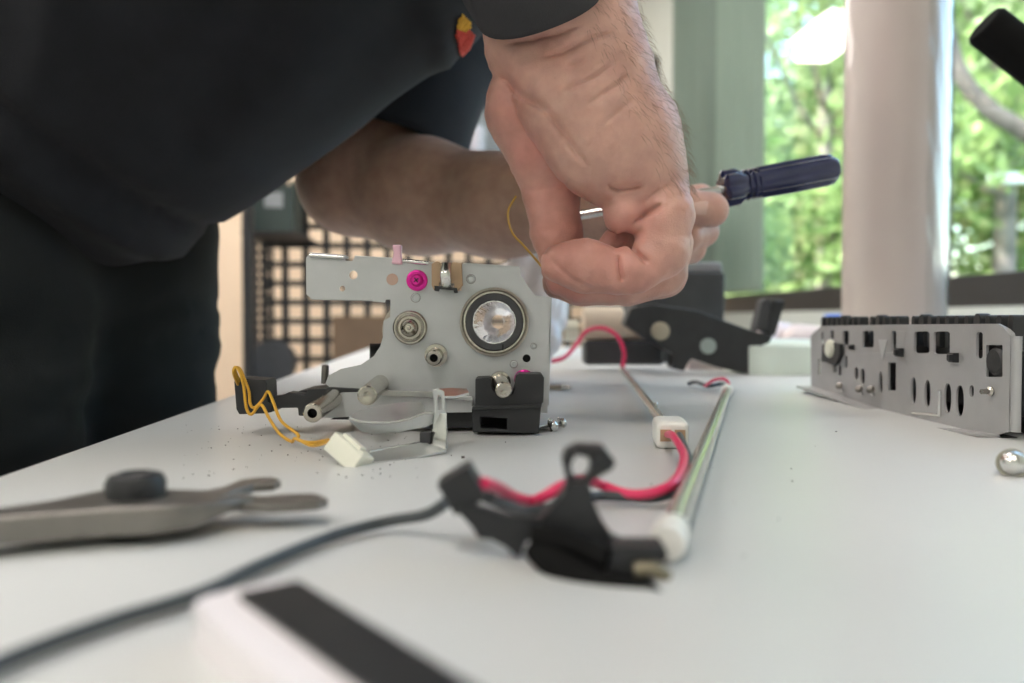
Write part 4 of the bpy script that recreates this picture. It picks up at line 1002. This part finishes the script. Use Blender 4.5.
# shirt
def shirt_fn(p):
    d = None
    for Y, dx in ((.545, 0), (.66, 6)):
        c = chain(p, [NP(-90 + dx, 125, Y), NP(54 + dx, 34, Y), NP(188 + dx, -53, Y), NP(322 + dx, -128, Y)], [.148, .152, .153, .148], .04)
        d = c if d is None else smin(d, c, .06)
    d = smin(d, rc(p, np.array((-.10, .46, 1.19)), np.array((-.05, .78, 1.15)), .075, .075), .05)
    # far sleeve
    d = smin(d, rc(p, SHL + np.array((0, -.01, 0)), NP(455, 10, .75), .068, .055), .025)
    e = np.array((-.062, .235, 1.10)); w_ = np.array(P(538, -14, .378))
    d = smin(d, chain(p, [np.array((-.10, .45, 1.19)), e, e + (w_ - e) * .3], [.07, .054, .044], .02), .012)
    x, y, z = p[..., 0], p[..., 1], p[..., 2]
    # drape folds
    for pts, w, dep in (([(-20, 70), (60, 140), (120, 195), (190, 262)], 5, 4), ([(0, 120), (60, 200), (110, 262), (150, 290)], 6, -4), ([(215, 225), (212, 255), (180, 285), (120, 310)], 5, 4), ([(280, -10), (250, 60), (180, 130)], 9, 3), ([(400, -10), (330, 70), (240, 150)], 9, 2.5), ([(440, 10), (420, 50), (380, 90)], 6, -2.5), ([(120, 20), (100, 90), (60, 150)], 9, -3)):
        dd_ = seg2(x, z, [(lambda q_: (q_[0], q_[2]))(NP(a, b, .46)) for a, b in pts]); d = d + dep * .0018 * np.exp(-(dd_ / (w * .0012)) ** 2)
    return d
V, Q = sdf(shirt_fn, (-.62, .12, .74), (.14, .90, 1.36), .0062)
VS, QS = V, Q
shirt = fin('shirt', np_mesh('shirt', V, Q, OB), OB, M['shirt'], person, angle=180)
def sleeve(name, pts, rs, m, squash=1.0, th=.0022, seg=40):
    pts = spline(pts, 8); n = len(pts); rr = [float(np.interp(i / (n - 1), np.linspace(0, 1, len(rs)), rs)) for i in range(n)]
    outer_ = list(zip(pts, rr)); inner_ = [(p_, r_ - th) for p_, r_ in reversed(outer_[-10:])]
    allp = outer_ + inner_; V = []; Fc = []
    t0 = (pts[1] - pts[0]).normalized(); nr = (Vector((0, 1, 0)) - t0 * t0.y).normalized(); fr_ = []
    for i in range(n):
        t_ = (pts[min(n - 1, i + 1)] - pts[max(0, i - 1)]).normalized(); nr = (nr - t_ * nr.dot(t_)).normalized(); fr_.append((nr.copy(), t_.cross(nr)))
    idx_ = list(range(n)) + list(range(n - 1, n - 11, -1))
    for (p_, r_), k in zip(allp, idx_):
        for j in range(seg):
            a = 2 * math.pi * j / seg; w = 1 + .018 * math.sin(3 * a + k * .35) + .012 * math.sin(5 * a - k * .5)
            V.append(p_ + (fr_[k][0] * math.cos(a) + fr_[k][1] * math.sin(a) * squash) * r_ * w)
    for i in range(len(allp) - 1):
        for j in range(seg): Fc.append((i * seg + j, i * seg + (j + 1) % seg, (i + 1) * seg + (j + 1) % seg, (i + 1) * seg + j))
    mk(name, V, Fc, m, shirt, angle=180)
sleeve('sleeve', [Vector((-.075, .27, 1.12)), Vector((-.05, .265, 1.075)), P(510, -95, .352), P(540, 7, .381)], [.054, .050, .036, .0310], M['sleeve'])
sleeve('sleeve', [Vector(SHL) + Vector((0, 0, .01)), P(460, 5, .757), P(420, 78, .718), P(390, 162, .684)], [.07, .067, .064, .062], M['shirt'])
# emblem on the chest, pressed onto the cloth
bs = BVHTree.FromPolygons([tuple(v) for v in VS], QS.tolist())
def emblem(name, pxs, m):
    def inside(x, y):
        c = False
        for (x0, y0), (x1, y1) in zip(pxs, pxs[1:] + pxs[:1]):
            if (y0 > y) != (y1 > y) and x < (x1 - x0) * (y - y0) / (y1 - y0) + x0: c = not c
        return c
    V = []; Fc = []; st = 1.0
    def hit(a, b):
        h = bs.ray_cast(Vector((0, 0, CZ)), ray(a, b).normalized())
        return None if h[0] is None else h[0] + h[1] * .0016
    xs = [q_[0] for q_ in pxs]; ys = [q_[1] for q_ in pxs]; x = min(xs)
    while x < max(xs):
        y = min(ys)
        while y < max(ys):
            if inside(x + .5, y + .5):
                k4 = [hit(x, y), hit(x + st, y), hit(x + st, y + st), hit(x, y + st)]
                if None not in k4 and max((k4[0] - k4[2]).length, (k4[1] - k4[3]).length) < .02: n0 = len(V); V += k4; Fc.append((n0, n0 + 1, n0 + 2, n0 + 3))
            y += st
        x += st
    if V:
        o_ = mk(name, V, Fc, m, shirt, angle=0); sd_ = o_.modifiers.new('thickness', 'SOLIDIFY'); sd_.thickness = .0008
emblem('emblem_flame', [(461, 13), (466, 17), (470, 22), (468, 27), (463, 30), (456, 28), (457, 20)], M['emblem_yellow'])
emblem('emblem_mark', [(456, 29), (463, 30), (468, 29), (474, 34), (471, 42), (469, 48), (461, 57), (458, 50), (457, 42), (454, 34)], M['white_emblem'])
# trousers
def tr_fn(p):
    d = chain(p, [NP(-60, 150, .60), NP(20, 215, .61), NP(42, 262, .625), NP(56, 330, .63), NP(68, 430, .63), NP(62, 700, .63), np.array((-.37, .63, .10))], [.135, .132, .120, .114, .105, .085, .085], .03)
    d = smin(d, chain(p, [NP(-60, 150, .60), NP(-125, 240, .50), NP(-122, 330, .475), NP(-118, 430, .465), np.array((-.385, .46, .45)), np.array((-.40, .46, .10))], [.135, .125, .108, .098, .085, .085], .03), .02)
    x, y, z = p[..., 0], p[..., 1], p[..., 2]
    for pts, w, dep in (([(205, 262), (120, 330), (40, 350)], 5, 3), ([(212, 300), (130, 350), (60, 372)], 5, 2.5), ([(215, 350), (120, 400), (50, 420)], 6, 2), ([(40, 340), (30, 400), (45, 470)], 5, 4)):
        dd_ = seg2(x, z, [(lambda q_: (q_[0], q_[2]))(NP(a, b, .55)) for a, b in pts]); d = d + dep * .0018 * np.exp(-(dd_ / (w * .0012)) ** 2)
    d = d + .002 * np.sin(z * 60 + x * 20) * np.sin(y * 40)
    return np.maximum(d, .04 - z)
V, Q = sdf(tr_fn, (-.64, .32, .03), (-.17, .80, 1.10), .0075)
fin('trousers', np_mesh('trousers', V, Q, OB), OB, M['trousers'], person, angle=180)
for yy, xx in ((.63, -.37), (.46, -.40)):
    def shoe_fn(p):
        d = chain(p, [np.array((xx - .03, yy, .05)), np.array((xx + .08, yy, .045)), np.array((xx + .17, yy, .035))], [.048, .045, .036], .03)
        return np.maximum(d, .002 - p[..., 2])
    V, Q = sdf(shoe_fn, (xx - .12, yy - .09, -.01), (xx + .26, yy + .09, .13), .006)
    fin('shoe', np_mesh('shoe', V, Q, OB), OB, M['shoe'], person, angle=180)

# thin yellow wire held in the fingertips
tube('held_wire', [P(516, 196, .44), P(508, 212, .44), P(512, 232, .435), P(524, 246, .425), P(538, 262, .41), P(550, 277, .398), P(556, 282, .392)], .0006, M['yellow'], k=8, seg=8, label='thin yellow wire pinched in the fingertips of the near hand', cat='wire')

# ================================================================== RACK AND BACKGROUND
rk = thing('wire_rack', R(3.0, -.3, 0), 'tall black lattice rack standing before the cream wall', 'rack')
v0, v1 = -.68, .75
YR = 3.0
def rbar(u0, u1, va, vb, z0, z1): return box_geo(R((u0 + u1) / 2, (va + vb) / 2, (z0 + z1) / 2), (vb - va, u1 - u0, z1 - z0), VD, UD)
gs = []
nv = int((v1 - v0) / .075)
for i in range(nv + 1): gs.append(rbar(YR - .006, YR + .006, v0 + .075 * i - .012, v0 + .075 * i + .012, .08, 1.78))
z = .10
while z < 1.78: gs.append(rbar(YR - .005, YR + .005, v0, v1, z - .011, z + .011)); z += .070
mk('lattice_panel', *merge(*gs), M['rack'], rk)
gs = []
for i in range(4): gs.append(rbar(YR - .03, YR - .02, v0 - .06 + .028 * i, v0 - .06 + .028 * i + .014, 0, 1.8))
z = .02
while z < 1.8: gs.append(rbar(YR - .03, YR - .02, v0 - .06, v0 + .04, z, z + .014)); z += .032
mk('perforated_upright', *merge(*gs), M['rack'], rk)
rbox_uv('upright', YR - .02, YR + .02, v1, v1 + .04, 0, 1.8, M['rack'], rk)
for zz, va_, vb_ in ((.585, v0, v1), (1.095, v0, v0 + .19), (1.365, v0, v1)): rbox_uv('shelf', YR - .34, YR - .012, va_, vb_, zz - .006, zz, M['rack'], rk)
for i, (xx) in enumerate((v0 + .02, v1 - .02)):
    rbox_uv('front_post', YR - .34, YR - .31, xx - .015, xx + .015, 0, 1.38, M['rack'], rk)
def on_shelf(px, zz, u=YR - .2): w = P(px, 300, u); return R(u, w.dot(VD), zz)
o = thing('storage_bin', on_shelf(283, 1.095), 'dark green storage bin on the upper left of the lattice rack', 'bin')
c = WL[o]; V, Fc = merge(*[box_geo(c + VD * a + UD * b + Vector((0, 0, h)), s_, VD, UD) for a, b, h, s_ in ((0, 0, .006, (.11, .16, .012)), (-.06, 0, .09, (.008, .17, .18)), (.06, 0, .09, (.008, .17, .18)), (0, -.08, .08, (.12, .008, .16)), (0, .08, .09, (.12, .008, .18)))])
mk('bin_shell', V, Fc, M['bin'], o, bevel=.004); box('bin_label', c + UD * -.085 + Vector((0, 0, .11)), (.06, .004, .05), M['greybox'], o, VD, UD)
o = thing('cardboard_box', on_shelf(372, .585), 'brown cardboard box low on the lattice rack', 'box')
c = WL[o]; box('carton', c + Vector((0, 0, .115)), (.24, .2, .23), M['brownbox'], o, VD, UD, bevel=.004)
mk('flap', *merge(box_geo(c + VD * .06 + Vector((0, 0, .232)), (.118, .2, .004), VD, UD), box_geo(c - VD * .06 + Vector((0, 0, .232)), (.118, .2, .004), VD, UD)), M['brownbox'], o)
o = thing('dark_reel', on_shelf(276, .585, YR - .22), 'dark round reel on the lattice rack left of the brown box', 'reel')
c = WL[o] + Vector((0, 0, .075))
lathe('flange', [(.02, -.04), (.075, -.04), (.075, -.03), (.02, -.03)], c, -UD, M['greyp'], o); lathe('flange', [(.02, .03), (.075, .03), (.075, .04), (.02, .04)], c, -UD, M['greyp'], o); lathe('hub', [(.02, -.03), (.045, -.03), (.045, .03), (.02, .03)], c, -UD, M['greybox'], o)
for px, lb in ((457, 'pale lilac jar on the rack top shelf, left of the pair'), (478, 'pale lilac jar on the rack top shelf, nearest the hand')):
    o = thing('jar', on_shelf(px, 1.365, YR - .26), lb, 'jar', 'jars on the rack'); c = WL[o]
    lathe('jar_body', [(0, 0), (.025, 0), (.026, .01), (.026, .085), (.02, .10), (0, .10)], c, (0, 0, 1), M['lilac'], o); lathe('lid', [(0, .10), (.021, .10), (.021, .118), (0, .118)], c, (0, 0, 1), M['greybox'], o)
o = thing('grey_tray', on_shelf(470, 1.365, YR - .1), 'grey carton behind the lilac jars on the top rack shelf', 'box'); c = WL[o]
box('carton', c + Vector((0, 0, .11)), (.22, .12, .22), M['greybox'], o, VD, UD, bevel=.004); box('lid', c + Vector((0, 0, .225)), (.23, .13, .02), M['lilac'], o, VD, UD)

# ================================================================== OUTDOORS
V, Fc = box_geo(R(10, 13.2, -.45), (24, 40, .1), VD, UD)
mk('ground_outside', V, Fc, M['ground'], kind='structure')
def tree(x, y, hgt, tr, lean, cz, rad, nl, m, label, ls=.10, bare=0):
    t = thing('tree', (x, y, -.4), label, 'tree')
    rnd = random.Random(int(x * 100 + y * 37)); top = Vector((x + lean[0], y + lean[1], hgt))
    pts = spline([Vector((x, y, -.4)), Vector((x + lean[0] * .3 + .05, y + lean[1] * .3, hgt * .35)), Vector((x + lean[0] * .65 - .05, y + lean[1] * .65, hgt * .7)), top], 6)
    gs = [sweep_geo(pts, [tr * (1 - .7 * i / (len(pts) - 1)) for i in range(len(pts))], 10)]
    for k in range(7):
        s_ = pts[int(len(pts) * (.35 + .08 * k))]; a = rnd.uniform(0, 6.28); L = rad * rnd.uniform(.5, .9)
        gs.append(sweep_geo(spline([s_, s_ + Vector((math.cos(a) * L * .5, math.sin(a) * L * .5, L * .25)), s_ + Vector((math.cos(a) * L, math.sin(a) * L, L * .7))], 4), [tr * .35 - tr * .03 * i for i in range(9)], 7))
    mk('trunk', *merge(*gs), M['bark'], t)
    C = np.array((x + lean[0] * .7, y + lean[1] * .7, cz)); R_ = np.array(rad if isinstance(rad, tuple) else (rad, rad, rad * 1.15))
    rg = np.random.default_rng(int(x * 100 + y * 37))
    nl = int(nl * .8); nc = 46; cd = rg.normal(size=(nc, 3)); cd /= np.linalg.norm(cd, axis=1)[:, None]; cc_ = C + cd * R_ * (rg.random((nc, 1)) ** .45)
    pos = cc_[rg.integers(0, nc, nl)] + rg.normal(size=(nl, 3)) * .24
    a1 = rg.normal(size=(nl, 3)); a1 /= np.linalg.norm(a1, axis=1)[:, None]; a2 = rg.normal(size=(nl, 3)); a2 -= a1 * (a1 * a2).sum(1)[:, None]; a2 /= np.linalg.norm(a2, axis=1)[:, None]
    s_ = ls * (.6 + .8 * rg.random((nl, 1)))
    Vv = np.stack([pos - a1 * s_, pos + a2 * s_ * .45, pos + a1 * s_, pos - a2 * s_ * .45], 1).reshape(-1, 3)
    Qq = np.arange(nl * 4).reshape(-1, 4)
    O = WL[t]; me_ = np_mesh('foliage', Vv, Qq, O); fin('foliage', me_, O, m, t, angle=0)
TREES = [
    (2.9, 7.6, 5.2, .10, (.2, .1), 2.0, 1.7, 5200, 'leaf', 'bushy green tree seen through the window beside the shade'),
    (4.3, 9.4, 6.5, .12, (-.3, .2), 2.6, 2.0, 6200, 'leaf2', 'pale green tree seen between the shade and the wrapped roll'),
    (5.2, 13.5, 8.0, .15, (.2, .2), 3.6, 2.8, 7500, 'leaf', 'tall leafy tree standing farthest behind the wrapped roll'),
    (4.45, 7.3, 5.5, .12, (.05, .1), 3.6, 1.3, 1800, 'leaf2', 'tree with a pale straight trunk right of the window mullion'),
    (6.6, 9.2, 6.8, .13, (-.2, .2), 2.4, 2.0, 6000, 'leaf', 'leafy tree filling the right edge of the window'),
    (7.8, 12.5, 8.0, .16, (-.2, .2), 3.4, 2.7, 7500, 'leaf2', 'large pale tree behind the straight trunk at the right'),
    (8.5, 8.8, 6.5, .13, (-.2, .2), 2.6, 2.1, 5200, 'leaf', 'green tree beyond the right edge of the window, partly hidden'),
    (3.4, 11.8, 7.0, .14, (.2, .2), 2.6, 2.2, 6000, 'leaf2', 'light green tree low behind the bushy one by the shade'),
]
for x, y, hgt, tr, lean, cz, rad, nl, m, lb in TREES: tree(x, y, hgt, tr, lean, cz, rad, nl, M[m], lb)
# leaning grey bough; white bar added as a light tube's window reflection
tl = thing('leaning_trunk', (4.6, 5.2, -.4), 'thick bare grey bough slanting across the right window pane', 'tree')
tube('bough', [P(935, -40, 5.6), P(955, 60, 5.5), P(985, 105, 5.4), P(1030, 135, 5.3), P(1120, 190, 5.2), Vector((4.75, 5.2, -.4))], [.045, .075], M['darkbark'], tl, k=8, seg=12)
wr_ = thing('white_rail', (P(1010, 178, 6.5).x + .5, 6.5, -.4), 'white horizontal rail outdoors at the right edge of the window', 'rail')
a, b = P(988, 178, 6.5), P(1130, 178, 6.5)
mk('rail_bar', *box_geo((a + b) / 2, ((b - a).length, .03, .085)), M['whiterail'], wr_, bevel=.004)
for w in (a.lerp(b, .45), a.lerp(b, .95)): box('rail_post', (w.x, 6.53, (w.z - .4) / 2), (.06, .04, w.z + .4), M['bark'], wr_)

# ================================================================== LIGHT, SKY, CAMERA
wd = bpy.data.worlds.new('World'); SC.world = wd; wd.use_nodes = True
nt = wd.node_tree; bg = nt.nodes['Background']; sky = nt.nodes.new('ShaderNodeTexSky'); sky.sky_type = 'NISHITA'
sky.sun_disc = False; sky.sun_elevation = math.radians(50); sky.sun_rotation = math.radians(-100); sky.air_density = 1.2; sky.dust_density = 2.5
nt.links.new(sky.outputs[0], bg.inputs['Color']); bg.inputs['Strength'].default_value = 1.3
sl = bpy.data.lights.new('sun', 'SUN'); sl.energy = 11.0; sl.angle = math.radians(1.0); sl.color = (1, .96, .88)
so = bpy.data.objects.new('sun', sl); COL.objects.link(so)
so.rotation_euler = Vector((.62, .12, -.78)).to_track_quat('-Z', 'Y').to_euler()

cam = bpy.data.cameras.new('camera'); co = bpy.data.objects.new('camera', cam); COL.objects.link(co)
co.location = (0, 0, CZ); co.rotation_euler = (math.pi / 2 - PITCH, 0, 0)
cam.lens = 28; cam.sensor_width = 36; cam.sensor_fit = 'HORIZONTAL'; cam.clip_start = .01; cam.clip_end = 200
cam.dof.use_dof = True; cam.dof.focus_distance = .372; cam.dof.aperture_fstop = 6.4
SC.camera = co
SC.view_settings.view_transform = 'Standard'; SC.view_settings.look = 'None'; SC.view_settings.gamma = 1; SC.view_settings.use_curve_mapping = False
SC.view_settings.exposure = 0.22
cy = SC.cycles; cy.use_denoising = True; cy.max_bounces = 8; cy.transparent_max_bounces = 12; cy.caustics_reflective = False; cy.caustics_refractive = False; cy.sample_clamp_indirect = 6
